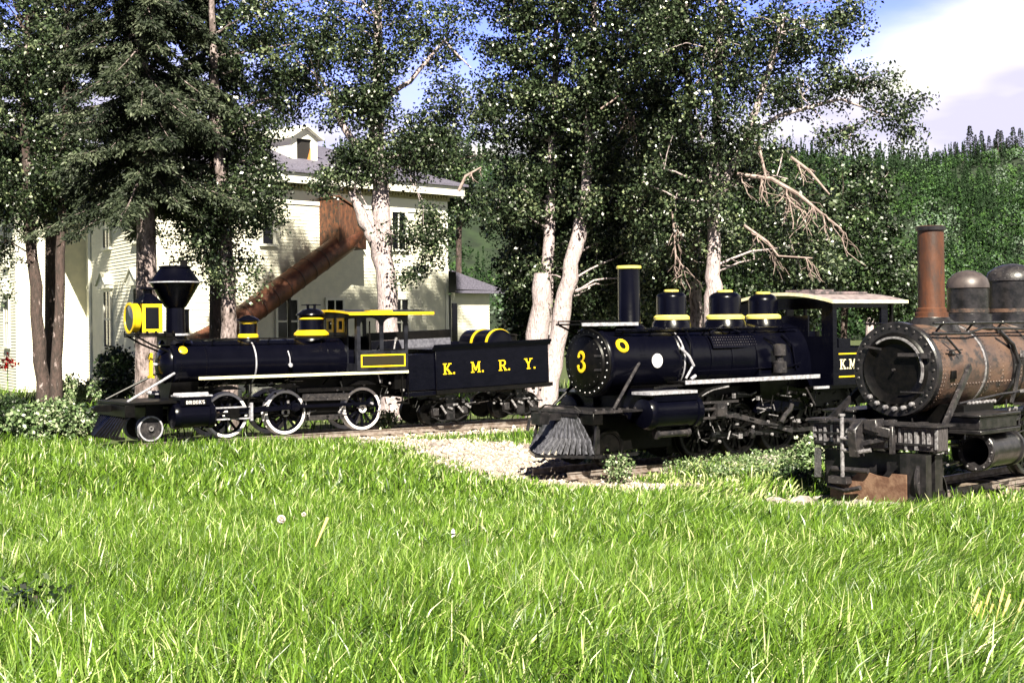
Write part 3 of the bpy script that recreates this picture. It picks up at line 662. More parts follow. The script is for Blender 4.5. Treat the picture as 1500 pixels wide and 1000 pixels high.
    p = MB(); p.tube([(1.62, -.63, 2.05), (1.76, -.7, 1.9), (1.88, -.7, 1.72)], .028, 8); p.tube([(1.88, -.68, 1.72), (1.7, -.68, 1.5)], .022, 8); p.tube([(1.5, -1.0, 1.5), (1.62, -1.0, 1.56)], .03, 8); p.build('check_valve', steel, T)
    p = MB()
    for j in range(4):
        for i in range(18): t = .42 + j * .09; p.rivet((2.55 + i * .065, -.62 * math.cos(t) - .015, zc + .62 * math.sin(t)), (0, -math.cos(t), math.sin(t)), .016)
    p.build('staybolt_row', grime, boiler)
    p = MB(); P = [(-.635 * math.cos(t), zc + .635 * math.sin(t)) for t in np.linspace(.33, .78, 6)]; Q = [(v * .985, z - .012) for v, z in P[::-1]]
    p.prism(P + Q, 'yz', 2.5, 3.75); p.build('bolted_patch', black, boiler)
    p = MB(); p.lathe((4.0, -.85, 0), 'z', [(1.52, .09), (1.54, .13), (1.74, .13), (1.76, .07), (1.84, .07), (1.86, .12), (2.06, .12), (2.08, .05)], 20); p.build('air_pump', grime, T)
    # running boards
    for sd_ in (-1, 1):
        rb = MB(); a, c = sorted((sd_ * .58, sd_ * 1.03)); rb.box(1.33, 4.9, a, c, 1.43, 1.46); a, c = sorted((sd_ * .7, sd_ * 1.10)); rb.box(4.65, 7.1, a, c, 1.22, 1.25)
        ro = rb.build('running_board', blackd, T)
        e_ = MB(); a, c = sorted((sd_ * 1.033, sd_ * 1.055)); e_.box(1.33, 4.9, a, c, 1.415, 1.485); a, c = sorted((sd_ * 1.103, sd_ * 1.125)); e_.box(4.65, 7.1, a, c, 1.215, 1.262); e_.build('board_edge', steel, ro)
        # cylinders
        c = MB(); c.lathe((0, sd_ * .98, .95), 'x', [(.34, .14), (.36, .25), (.42, .29), (.50, .29), (.51, .265), (1.45, .265), (1.46, .29), (1.56, .29), (1.62, .24), (1.64, .1)], 36)
        c.box(.45, 1.5, sd_ * .98 - .2, sd_ * .98 + .2, 1.15, 1.27); c.box(.45, 1.5, min(sd_ * .4, sd_ * .8), max(sd_ * .4, sd_ * .8), .8, 1.35); cy = c.build('cylinder', black, T)
        l = MB(); l.box(.32, 1.45, sd_ * .98 - .23, sd_ * .98 + .23, 1.272, 1.32); l.build('steam_chest_lid', steel, cy)
        l = MB(); l.lathe((0, sd_ * 1.0, .585), 'x', [(.62, .03), (.63, .085), (.68, .085), (.69, .065), (1.36, .065), (1.37, .085), (1.42, .085), (1.43, .03)], 20); l.build('relief_pipe', grime, cy)
        g = MB(); g.box(1.64, 2.7, sd_ * .98 - .03, sd_ * .98 + .03, 1.05, 1.09); g.box(1.64, 2.7, sd_ * .98 - .03, sd_ * .98 + .03, .78, .82); g.cyl((0, sd_ * .98, .95), 'x', .03, 1.6, 2.3, 10); g.box(2.1, 2.35, sd_ * .98 - .08, sd_ * .98 + .08, .82, 1.05)
        g.build('crosshead_guide', grime, T)
        an = math.radians(-25 if sd_ < 0 else 65); cx, cz = math.cos(an) * .22, math.sin(an) * .22
        for u in (2.15, 3.2, 4.25, 5.3): wheel(T, u, sd_, .52, .49, 12, blackd, None, cw=an + math.pi, body=blackd)
        wheel(T, .0, sd_, .36, .32, 9, blackd, None, body=blackd)
        rod = MB(); rod.bar((2.15 + cx, sd_ * .64, .52 + cz), (5.3 + cx, sd_ * .64, .52 + cz), .035, .08)
        for u in (2.15, 3.2, 4.25, 5.3): rod.lathe((u + cx, sd_ * .64, .52 + cz), 'y', [(-.06, .05), (-.05, .09), (.05, .09), (.06, .05)], 18)
        rod.build('side_rod', grimed, T)
        rod = MB(); rod.bar((2.25, sd_ * .8, .93), (4.25 + cx, sd_ * .74, .52 + cz), .035, .09); rod.build('main_rod', grime, T)
    fr = MB()
    for v in (-.36, .36): fr.box(-.5, 6.9, v - .05, v + .05, .8, .92); fr.box(1.8, 6.6, v - .04, v + .04, .42, .5)
    fr.box(2.0, 5.2, -.45, .45, .75, 1.3); fr.box(1.5, 6.3, -.40, -.375, .16, .85); fr.box(1.5, 6.3, .375, .40, .16, .85); fr.box(-.3, 1.5, -.5, .5, .3, .9); fr.box(5.1, 6.9, -.7, .7, .85, 1.2); fr.prism([(-.5, 1.4), (-.3, 1.1), (-.6, .75), (.6, .75), (.3, 1.1), (.5, 1.4)], 'yz', .55, 1.45)
    fr.build('frame', blackd, T)
    m1, m2 = MB(), MB(); clutter(rnd, 150, 1.6, 5.9, -.95, -.66, .35, 1.2, m1, m2)
    m1.tube([(1.6, -1.0, 1.16), (1.9, -1.0, 1.3), (2.5, -.98, 1.38)], .03, 8); m1.tube([(.7, -.9, 1.36), (.9, -.95, 1.4), (1.7, -.95, 1.4)], .022, 8)
    m2.tube([(1.75, -1.0, 1.2), (2.05, -1.0, 1.3), (2.45, -1.0, 1.34)], .02, 8)
    m1.build('running_gear', blackd, T); m2.build('bright_fittings', palebolt, T)
    g = MB(); g.tube([(3.85, -1.0, .62), (3.95, -1.0, .75), (4.1, -1.0, .85), (4.15, -1.0, .95)], .045, 8); g.tube([(4.5, -1.05, 1.24), (4.75, -1.05, .9)], .02, 6); g.build('sand_pipe', grime, T)
    sp = MB()
    for u in (2.15, 3.2, 4.25):
        for k in range(5): L = .32 - k * .05; sp.box(u - L, u + L, -.6, -.52, 1.1 + k * .02, 1.117 + k * .02)
    sp.build('leaf_spring', grimed, T)
    # pilot deck, beam and cowcatcher
    p = MB(); p.box(-.62, .35, -.84, .84, 1.0, 1.03); p.box(0, .35, -1.0, 1.0, .995, 1.028); p.build('pilot_deck', grimed, T)
    p = MB(); p.box(-.64, -.42, -.84, .84, .80, .997); p.build('pilot_beam', blackd, T, .01)
    e_ = MB(); e_.box(-.62, .35, -.862, -.842, .985, 1.035); e_.box(-.655, -.642, -.84, .84, .985, 1.035)
    for k in range(6): e_.lathe((-.55 + .18 * k, -.80, 1.03), 'z', [(0, .03), (.03, .03)], 8)
    e_.build('deck_edge', grime, T)
    p = MB(); ns = 8
    for sd_ in (-1, 1):
        for k in range(ns + 1):
            if sd_ > 0 and k == 0: continue
            t = k / ns; top = Vector((-.66, sd_ * (.02 + .42 * t), .93)); bot = Vector((-1.16 + .5 * t, sd_ * (.02 + .80 * t), .30))
            mid = top.lerp(bot, .55) + Vector((.06, 0, -.03))
            p.bar(top, mid, .055, .04, (1, 0, 0)); p.bar(mid, bot, .085, .04, (1, 0, 0))
    p.build('cowcatcher_slats', mat('slat_grey', (.03, .03, .036), .35, col2=(.10, .10, .12), nscale=9, stretch=(3, 3, 1)), T)
    p = MB()
    for sd_ in (-1, 1): p.bar((-1.2, 0, .27), (-.64, sd_ * .86, .27), .05, .05); p.bar((-.64, sd_ * .86, .27), (.3, sd_ * .9, .27), .05, .05); p.bar((-.68, 0, .95), (-.67, sd_ * .48, .95), .05, .06); p.bar((-.62, sd_ * .82, .3), (-.5, sd_ * .78, .85), .04, .05)
    p.box(-.5, -.42, -.75, .75, .3, .8)
    p.build('cowcatcher_frame', grimed, T)
    c = MB(); c.box(-1.0, -.64, -.08, .08, .86, .97); c.box(-1.2, -1.0, -.12, .12, .80, 1.0); c.lathe((-1.1, 0, .9), 'z', [(-.14, .03), (.14, .03)], 10); c.tube([(-.7, .5, 1.02), (-.75, .3, 1.1), (-.75, -.5, 1.1), (-.7, -.6, 1.02)], .016, 6)
    c.tube([(-.65, .6, .9), (-.85, .6, .85), (-.9, .6, .65)], .03, 8); c.build('coupler', grimed, T)
    for sd_ in (-1, 1): p = MB(); p.tube([(-.15, sd_ * .80, 1.04), (.66, sd_ * .58, 1.80)], .03, 8); p.build('smokebox_brace', grime if sd_ < 0 else blackd, T)
    # cab
    u0, u1, w = 5.08, 6.75, 1.2
    c = MB()
    for v in (-w, w): side_wall(c, u0, u1, 1.27, 2.86, v, .05, [(u0 + .12, 6.55, 1.98, 2.74)], 0)
    c.box(u0, u0 + .04, -1.17, -.95, 1.27, 2.90); c.box(u0, u0 + .04, .95, 1.17, 1.27, 2.90); c.box(u0, u0 + .04, -.95, .95, 2.72, 2.94); c.box(u0, u0 + .04, -.62, .62, 2.2, 2.6)
    c.box(u0, u0 + .04, -.95, .95, 1.27, 2.2); c.box(u0, u1, -1.15, 1.15, 1.2, 1.27); c.box(6.4, 6.44, -1.15, -.4, 1.27, 2.0)
    cab = c.build('cab', black, T)
    P = []; n = 14
    for k in range(n + 1): v = -1.32 + 2.64 * k / n; P.append((v, 2.88 + .17 * (1 - (v / 1.32) ** 2)))
    f_ = MB(); f_.prism(P + [(v, z - .05) for v, z in P[::-1]], 'yz', 4.98, 7.25); roof = f_.build('cab_roof', roof_tin, cab)
    e_ = MB()
    for k in range(n): a, c2 = P[k], P[k + 1]; e_.prism([(a[0], a[1] - .055), (c2[0], c2[1] - .055), (c2[0], c2[1] + .004), (a[0], a[1] + .004)], 'yz', 4.955, 4.978)
    for v in (-1.32, 1.32): a, c2 = sorted((v, v + .022 * (1 if v > 0 else -1))); e_.box(4.96, 7.26, a, c2, 2.825, 2.888)
    e_.build('roof_edge', cream, roof)
    h = MB(); h.box(5.3, 6.9, -.62, .62, 3.02, 3.07); h.box(5.5, 6.0, -.5, .3, 3.073, 3.11); h.build('roof_hatch', mat('hatch_board', (.05, .045, .05), .7, col2=(.2, .15, .16), nscale=6), roof)
    po = MB()
    for v in (-1.1, 1.1): po.box(7.0, 7.05, v - .03, v + .03, 1.5, 2.87)
    po.box(7.0, 7.05, -1.1, 1.1, 1.27, 1.6); po.build('rear_post', blackd, cab)
    l = MB(); write(l, 'K.M.', (5.27, -w - .025, 1.57), (1, 0, 0), .19, (0, -1, 0), .008, .08); l.build('painted_letter', cream, cab)
    l = MB(); l.box(5.24, 6.5, -w - .032, -w - .0255, 1.85, 1.875); l.box(5.24, 6.5, -w - .032, -w - .0255, 1.415, 1.44); l.build('painted_line', yellow, cab)
    p = MB(); p.box(5.4, 5.75, -1.1, -.9, 1.95, 2.15); p.lathe((5.3, -.5, 0), 'z', [(1.9, .18), (2.3, .18)], 14); p.build('cab_seat', black, cab)
    s = MB(); s.bar((6.4, -1.1, 1.2), (6.4, -1.1, .5), .04, .04); s.box(6.2, 6.6, -1.2, -.95, .5, .54); s.build('cab_step', blackd, T)
    br = MB(); br.bar((6.1, -.8, 1.2), (6.5, -.8, .5), .06, .06); br.bar((6.9, -.8, 1.2), (6.5, -.8, .5), .06, .06); br.build('drawbar_brace', blackd, T)
    return T
loco_three()

# ------------------------------------------------------------------ RUSTY LOCOMOTIVE
A4 = math.radians(44)
def loco_four():
    rnd = random.Random(11)
    T = thing('steam_locomotive', 'rusty derelict steam locomotive with brown straight smokestack and broken front, at the right edge', 'locomotive', (5.603, 20.80, 0), A4)
    zc = 1.77
    b = MB(); b.lathe((0, 0, zc), 'x', [(.12, .655), (6.0, .655)], 64); boiler = b.build('boiler', rust, T)
    for u in (1.42, 1.48, 2.95): band(boiler, 'boiler_band', u, zc, .657, palebolt if u < 1.45 else grime, .05)
    band(boiler, 'boiler_band', 2.3, zc, .657, grimed, .09, .03)
    rv = MB()
    for u in (.2, .27, 1.6, 2.0, 2.6): rivets_band(rv, u, zc, .655, 70, .011)
    for k in range(22): rv.rivet((.5 + k * .09, -.655 * math.cos(.35), zc - .655 * math.sin(.35)), (0, -1, -.4), .016)
    rv.build('rivet_row', rust, boiler)
    b = MB(); b.lathe((0, 0, zc), 'x', [(0.0, .52), (-.02, .54), (-.02, .68), (0, .70), (.10, .70), (.11, .66)], 60, capS=False, capE=False); fr_ = b.build('front_ring', grimed, T)
    rv = MB(); rivets_circle(rv, -.02, 0, zc, .625, 30, rr=.024); rv.build('ring_bolt', grime, fr_)
    d = MB(); d.lathe((0, 0, zc), 'x', [(.0, .55), (-.03, .53), (-.05, .50), (-.02, .45), (.02, .3), (.03, .001)], 48); door = d.build('smokebox_door', blackd, fr_)
    # the pale curved rim survives over the top and right of the door only
    d = MB(); d.ring((0, 0, zc), 'x', .455, .485, -.07, -.04, 26, math.radians(150 - 180), math.radians(150)); 
    d = MB()
    for k in range(22):
        t0 = math.radians(-22 + 148 * k / 22) ; t1 = math.radians(-22 + 148 * (k + 1) / 22)
        P = [(-math.cos(t) * r, zc + math.sin(t) * r) for t, r in ((t0, .455), (t1, .455), (t1, .485), (t0, .485))]
        d.prism(P, 'yz', -.075, -.03)
    d.build('door_rim', palebolt, door)
    d = MB(); d.bar((-.06, -.08, zc + .22), (-.06, -.56, zc + .22), .03, .05); d.box(-.1, -.05, -.60, -.46, zc + .17, zc + .25); d.bar((-.05, -.10, zc - .32), (-.05, -.48, zc - .32), .015, .02); d.bar((-.06, .2, zc + .3), (-.06, .48, zc + .34), .02, .03); d.lathe((-.03, 0, zc), 'x', [(0, .02), (-.05, .02)], 10)
    d.build('door_strap', grime, door)
    d = MB()
    for a in (-60, -75, -90, -105, -120, -135): t = math.radians(a); d.lathe((-.02, -math.cos(t) * .57, zc + math.sin(t) * .57), 'x', [(0, .035), (-.06, .035), (-.07, .015)], 10)
    d.build('clamp_bolt', palebolt, fr_)
    d = MB(); d.box(.40, .55, -.672, -.64, 1.63, 1.75); d.build('hole_plate', blackd, boiler)
    # stack
    s = MB(); s.lathe((1.04, 0, 0), 'z', [(2.30, .42), (2.42, .36), (2.50, .27), (2.53, .26), (2.54, .25), (2.60, .25), (2.61, .225), (2.66, .225), (2.68, .20), (3.84, .195), (3.85, .215), (3.90, .215), (3.91, .19), (3.9, .15), (3.2, .14)], 40, capS=False, capE=False)
    st = s.build('smokestack', rustred, T)
    s = MB(); s.lathe((1.04, 0, 0), 'z', [(2.31, .43), (2.43, .37), (2.51, .28), (2.53, .27), (2.53, .2)], 40, capS=False, capE=False); s.build('stack_collar', grimed, st); s = MB(); s.ring((1.04, 0, 0), 'z', .2, .222, 3.84, 3.90, 36); s.build('stack_rim', grimed, st)
    def dm(u, r, z1, m):
        d = MB(); h0 = 2.33
        d.lathe((u, 0, 0), 'z', [(h0, r * 1.2), (h0 + .12, r * 1.16), (h0 + .24, r * 1.14), (h0 + .25, r), (z1 - .28, r), (z1 - .27, r * 1.04), (z1 - .22, r * 1.03), (z1 - .12, r * .92), (z1 - .04, r * .62), (z1 - .01, r * .3), (z1, r * .3), (z1 + .01, .001)], 40)
        o = d.build('sand_dome' if u < 3 else 'steam_dome', m, T)
        q = MB(); q.lathe((u, 0, 0), 'z', [(z1 - .268, r * 1.045), (z1 - .22, r * 1.04), (z1 - .12, r * .935), (z1 - .04, r * .64), (z1 + .0, r * .32), (z1 + .015, .001)], 40, capS=False); q.build('dome_lid', mat('dome_lid_metal', (.05, .04, .042), .45, .2, col2=(.08, .064, .064), nscale=5) if u < 3 else grime, o)
        q = MB(); q.ring((u, 0, 0), 'z', r, r * 1.01, 2.60, 2.66, 40); q.build('rust_stain_ring', rust, o)
    dm(2.15, .315, 3.25, grimed); dm(3.62, .40, 3.38, grimed)
    handrail(T, .1, 5.5, -.56, 2.44, 6, r=.022, m=grimed); handrail(T, .1, 5.5, .56, 2.44, 6)
    p = MB(); p.tube([(.15, -.52, 2.3), (1.1, -.55, 2.28), (1.55, -.56, 2.36), (2.5, -.56, 2.34), (4, -.6, 2.3)], .02, 8)
    p.tube([(2.0, -.60, 2.3), (2.3, -.66, 2.1), (2.42, -.70, 1.8), (2.3, -.7, 1.45), (2.1, -.72, 1.2)], .035, 8)
    p.tube([(.35, -.62, 2.25), (.62, -.7, 2.0)], .018, 6); p.tube([(.3, -.66, 2.05), (.7, -.68, 2.05)], .012, 6)
    p.tube([(.55, -.70, 1.27), (1.8, -.72, 1.36), (3.5, -.74, 1.4)], .02, 8); p.lathe((.42, -.64, 2.0), (0, -1, 0), [(0, .04), (.06, .04), (.08, .02)], 10)
    p.build('boiler_pipe', grimed, T)
    p = MB(); p.tube([(2.62, -.70, 1.95), (2.62, -.74, 1.5)], .02, 8); p.box(2.35, 3.2, -1.0, -.7, 1.36, 1.40); p.box(2.5, 2.75, -.76, -.68, 1.9, 2.0)
    for k in range(8): p.lathe((.8 + .11 * k, -.70, 1.26), (0, -1, 0), [(0, .03), (.04, .03), (.05, .01)], 8)
    p.build('pale_fittings', palebolt, T)
    p = MB(); p.bar((.85, -.72, 1.80), (-.35, -.95, .98), .05, .10); p.build('smokebox_brace', grime, T)
    p = MB(); p.bar((.85, .72, 1.80), (-.35, .95, .98), .05, .10); p.build('smokebox_brace', grimed, T)
    rb = MB(); rb.box(2.3, 5.8, -1.05, -.66, 1.16, 1.20); rb.box(2.3, 5.8, .66, 1.05, 1.16, 1.2); rb.build('running_board', grime, T)
    # cylinders: front cover gone, open bore
    for sd_ in (-1, 1):
        v = sd_ * 1.02
        c = MB(); c.lathe((0, v, .60), 'x', [(1.45, .23), (1.42, .27), (1.36, .27), (1.35, .245), (.55, .245), (.54, .285), (.44, .285), (.43, .275), (.43, .215), (.6, .205), (1.3, .205), (1.31, .001)], 40, capS=True, capE=False)
        cy = c.build('cylinder', grimed, T)
        q = MB(); q.ring((0, v, .60), 'x', .205, .275, .415, .4295, 40); q.build('cylinder_flange', grime, cy)
        q = MB()
        for k in range(12): t = 2 * math.pi * k / 12; q.rivet((.415, v + math.cos(t) * .25, .6 + math.sin(t) * .25), (-1, 0, 0), .016)
        q.build('stud', palebolt, cy)
        q = MB(); q.box(.1, 1.2, v - .24, v + .24, .93, 1.11); q.box(.06, 1.24, v - .28, v + .28, .87, .93); q.box(.04, 1.26, v - .28, v + .28, 1.112, 1.15); q.build('steam_chest', grimed, cy, .01)
        for u in (3.0, 4.2): wheel(T, u, sd_, .5, .47, 12, grimed, None, body=grimed)
        wheel(T, .1, sd_, .30, .30, 0, grimed, None, disc=True, body=grimed)
    q = MB(); q.box(.5, 1.4, -.8, .8, .75, 1.25); q.box(1.0, 5.5, -.45, .45, .7, 1.0); q.box(-.3, 1.0, -.36, -.26, .7, .86); q.box(-.3, 1.0, .26, .36, .7, .86); q.build('frame', blackd, T)
    m1, m2 = MB(), MB(); clutter(rnd, 50, 1.2, 3.6, -1.1, -.8, .5, 1.15, m1, m2); clutter(rnd, 26, .9, 2.6, -1.15, -1.0, .85, 1.2, m1, m2); clutter(rnd, 40, -.4, .5, -.9, -.4, .35, 1.0, m1, m2)
    m1.build('running_gear', grimed, T); m2.build('bright_fittings', palebolt, T)
    # pilot beam: battered timber with iron straps
    p = MB(); p.box(-.62, -.34, -1.02, 1.02, .66, 1.0); beam = p.build('pilot_beam', timber, T, .015)
    p = MB(); p.box(-.70, -.2, -1.05, 1.05, 1.003, 1.03)
    for k in range(9): v = rnd.uniform(-1, .95); p.box(-.66 - rnd.random() * .1, -.3, v, v + rnd.uniform(.04, .2), 1.032, 1.05 + rnd.random() * .02)
    p.build('beam_cap_plate', grime, beam)
    p = MB()
    for k in range(22):
        v = -1.0 + k * .093 + rnd.uniform(-.02, .02); z0 = .66 + rnd.random() * .12
        if abs(v) < .22: continue
        p = MB(); p.box(-.64 - rnd.random() * .02, -.622, v, v + rnd.uniform(.015, .05), z0, .98 - rnd.random() * .1); p.build('iron_strap', palebolt, beam)
    p = MB(); p.box(-.66, -.623, -.95, -.3, .74, .77); p.box(-.66, -.623, .35, .98, .84, .87); p.box(-.66, -.623, .5, .98, .7, .73); p.build('cross_strap', grimed, beam)
    c = MB(); c.prism([(-.75, .55), (-.95, .55), (-1.0, .95), (-.80, 1.08), (-.6, 1.08), (-.6, .95), (-.72, .92), (-.75, .8)], 'xz', .06, .20)
    c.prism([(.02, .95), (.02, 1.08), (-.18, 1.1), (-.2, .9)], 'yz', -.85, -.62); c.bar((-.8, .15, .98), (-.75, -.35, .90), .06, .14); c.bar((-.8, .15, .72), (-.72, -.25, .82), .05, .08); c.bar((-.7, -.35, 1.0), (-.7, -.35, .6), .07, .08)
    co = c.build('coupler', grime, T, .012)
    c = MB(); c.cyl((-.9, .34, 0), 'z', .03, .2, 1.15, 12); c.lathe((-.9, .34, 1.13), 'z', [(0, .05), (.03, .05)], 8); c.tube([(-.9, .34, .65), (-.9, .1, .62), (-.85, -.1, .66)], .03, 8); c.tube([(-.95, .34, .82), (-.92, .1, .80)], .025, 8); c.build('coupler_pin', palebolt, T)
    # wreckage below the beam
    w = MB(); w.prism([(.62, -.08), (-.62, -.10), (-.62, .34), (-.40, .34), (-.35, .28), (-.15, .30), (.1, .36), (.25, .24), (.60, .22)], 'yz', -.80, -.77); w.build('rusty_plate', mat('rust_brown', (.11, .055, .035), .6, col2=(.2, .12, .08), nscale=7, bump=.006), T)
    w = MB(); w.lathe((-.45, -.35, .02), 'y', [(-.5, .36), (-.5, .38), (-.12, .38), (-.12, .36)], 20, math.radians(0), math.radians(110), False, False)
    w.lathe((-.5, -.78, .26), 'y', [(-.03, .30), (-.02, .33), (.02, .33), (.03, .30), (.03, .10), (-.03, .10), (-.03, .30)], 30, capS=False, capE=False); w.build('loose_wheel_rim', grime, T)
    w = MB(); w.box(-.75, -.6, -.9, -.5, -.05, .62); w.bar((-.6, .95, .62), (-.72, .88, .2), .10, .03); w.box(-.5, -.3, -.9, .9, .1, .6); w.build('beam_bracket', grimed, T)
    w = MB(); w.tube([(-.85, .55, .36), (-.85, -.05, .36)], .04, 10); w.tube([(-.88, .6, .12), (-.88, .3, .06), (-.9, .05, .12)], .035, 8); w.box(-.95, -.75, .25, .55, .16, .26); w.build('loose_rod', grime, T)
    return T
loco_four()

# ------------------------------------------------------------------ tracks
def track(label, org, ang, u0, u1, slope=0):
    t = thing('railway_track', label, 'track', (org[0], org[1], 0), ang, 'narrow tracks under the locomotives')
    for v in (-.47, .47):
        r = MB(); r.prism([(v - .05, -.12), (v + .05, -.12), (v + .05, -.105), (v + .01, -.09), (v + .01, -.03), (v + .03, -.02), (v + .03, -.002), (v - .03, -.002), (v - .03, -.02), (v - .01, -.03), (v - .01, -.09), (v - .05, -.105)], 'yz', u0, u1); r.build('rail', railm, t)
    s0 = None
    n = int((u1 - u0) / .62)
    for k in range(n):
        m = MB(); m.box(-.1, .1, -.85, .85, -.24, -.122)
        if s0 is None: s0 = m.build('sleeper', sleeperm, t, .01); s0.location = (u0 + .3, 0, 0)
        else:
            c = s0.copy(); COL.objects.link(c); c.parent = t; c.location = (u0 + .3 + k * .62, 0, 0)
track('thin rails on the ground under the number 1 locomotive and its tender', (-5.578, 33.414), A1, -3.6, 8.6)
track('rails on the ground under the number 3 locomotive', (1.325, 24.8), A3, -.9, 9.0)
track('rails on the ground under the rusty locomotive', (5.603, 20.8), A4, -.3, 7.0)

# ------------------------------------------------------------------ ground
def ss(a, b, x): t = np.clip((x - a) / (b - a), 0, 1); return t * t * (3 - 2 * t)
def gh(x, y):
    x = np.asarray(x, float); y = np.asarray(y, float)
    z = 1.02 - 1.17 * np.clip((y - 5) / 15.5, 0, 1) ** .92
    z = z + .06 * np.sin(x * .7 + y * .31) * ss(4, 8, y) * (1 - ss(16, 20, y))
    z = z - .02
    z = np.where(y > 20.5, -.17, z)
    z = z - .35 * ss(44, 50, y) * 0
    return z
def seg_d(x, y, pts):
    d = np.full(np.shape(x), 1e9)
    for (ax, ay, ar), (bx, by, br) in zip(pts, pts[1:]):
        dx, dy = bx - ax, by - ay; t = np.clip(((x - ax) * dx + (y - ay) * dy) / (dx * dx + dy * dy), 0, 1)
        d = np.minimum(d, np.hypot(x - ax - t * dx, y - ay - t * dy) - (ar + (br - ar) * t))
    return d
GR = [(-3.9, 32.7, .3), (-1.8, 32.4, 1.0), (-.5, 30.0, 1.6), (.4, 26.8, 1.5), (1.1, 24.0, 1.0), (2.1, 23.2, .6), (2.8, 23.2, .2)]
GR2 = [(3.4, 20.0, .4), (4.8, 18.3, .9), (6.1, 18.1, 1.1), (7.6, 19.2, .6), (9.5, 21.8, 1.0)]
GR3 = [(-3.4, 34.0, .5), (1.5, 37.5, 1.3)]
GR4 = [(5.2, 25.9, .1), (7.0, 27.0, .4)]
def gravel_mask(x, y):
    d = np.minimum(np.minimum(seg_d(x, y, GR), seg_d(x, y, GR2)), np.minimum(seg_d(x, y, GR3), seg_d(x, y, GR4)))
    return d + .25 * np.sin(x * 3.1 + 1) * np.sin(y * 2.7)
def ground_mat():
    m = bpy.data.materials.new('ground_soil'); m.use_nodes = True; t = m.node_tree; b = t.nodes['Principled BSDF']; setin(b, Roughness=.95)
    a = N(t, 'ShaderNodeAttribute', attribute_name='tone'); g = N(t, 'ShaderNodeTexCoord')
    n = N(t, 'ShaderNodeTexNoise'); setin(n, Scale=9.0, Detail=8.0, Roughness=.75); t.links.new(g.outputs['Object'], n.inputs['Vector'])
    r1 = N(t, 'ShaderNodeValToRGB'); e = r1.color_ramp.elements; e[0].position = .35; e[0].color = (.03, .035, .012, 1); e[1].position = .65; e[1].color = (.07, .10, .02, 1); t.links.new(n.outputs['Fac'], r1.inputs[0])
    r2 = N(t, 'ShaderNodeValToRGB'); e = r2.color_ramp.elements; e[0].position = .3; e[0].color = (.20, .155, .13, 1); e[1].position = .65; e[1].color = (.50, .43, .37, 1); t.links.new(n.outputs['Fac'], r2.inputs[0])
    x = N(t, 'ShaderNodeMix', data_type='RGBA'); t.links.new(a.outputs['Fac'], x.inputs['Factor']); t.links.new(r1.outputs[0], x.inputs[6]); t.links.new(r2.outputs[0], x.inputs[7]); t.links.new(x.outputs[2], b.inputs['Base Color'])
    bp = N(t, 'ShaderNodeBump'); setin(bp, Strength=1.0, Distance=.04); t.links.new(n.outputs['Fac'], bp.inputs['Height']); t.links.new(bp.outputs[0], b.inputs['Normal'])
    return m
def grid(name, xs, ys, zf, m, tonef=None):
    X, Y = np.meshgrid(xs, ys); Z = zf(X, Y); V = np.stack([X.ravel(), Y.ravel(), Z.ravel()], 1)
    nx, ny = len(xs), len(ys); i = np.arange(nx * ny).reshape(ny, nx)
    Fq = np.stack([i[:-1, :-1].ravel(), i[:-1, 1:].ravel(), i[1:, 1:].ravel(), i[1:, :-1].ravel()], 1)
    return np_mesh(name, V, Fq, m, tonef(X.ravel(), Y.ravel()) if tonef else None, smooth=True)
xs = np.concatenate([np.linspace(-1200, -30, 14)[:-1], np.arange(-30, 32, .16), np.linspace(32, 1200, 14)])
ys = np.concatenate([np.linspace(-300, -6, 8)[:-1], np.arange(-6, 46, .16), np.linspace(46, 1800, 26)])
g = grid('ground', xs, ys, gh, ground_mat(), lambda x, y: 1 - ss(-.12, .15, gravel_mask(x, y)))
tag(g, kind='structure')

rng = np.random.default_rng(5)
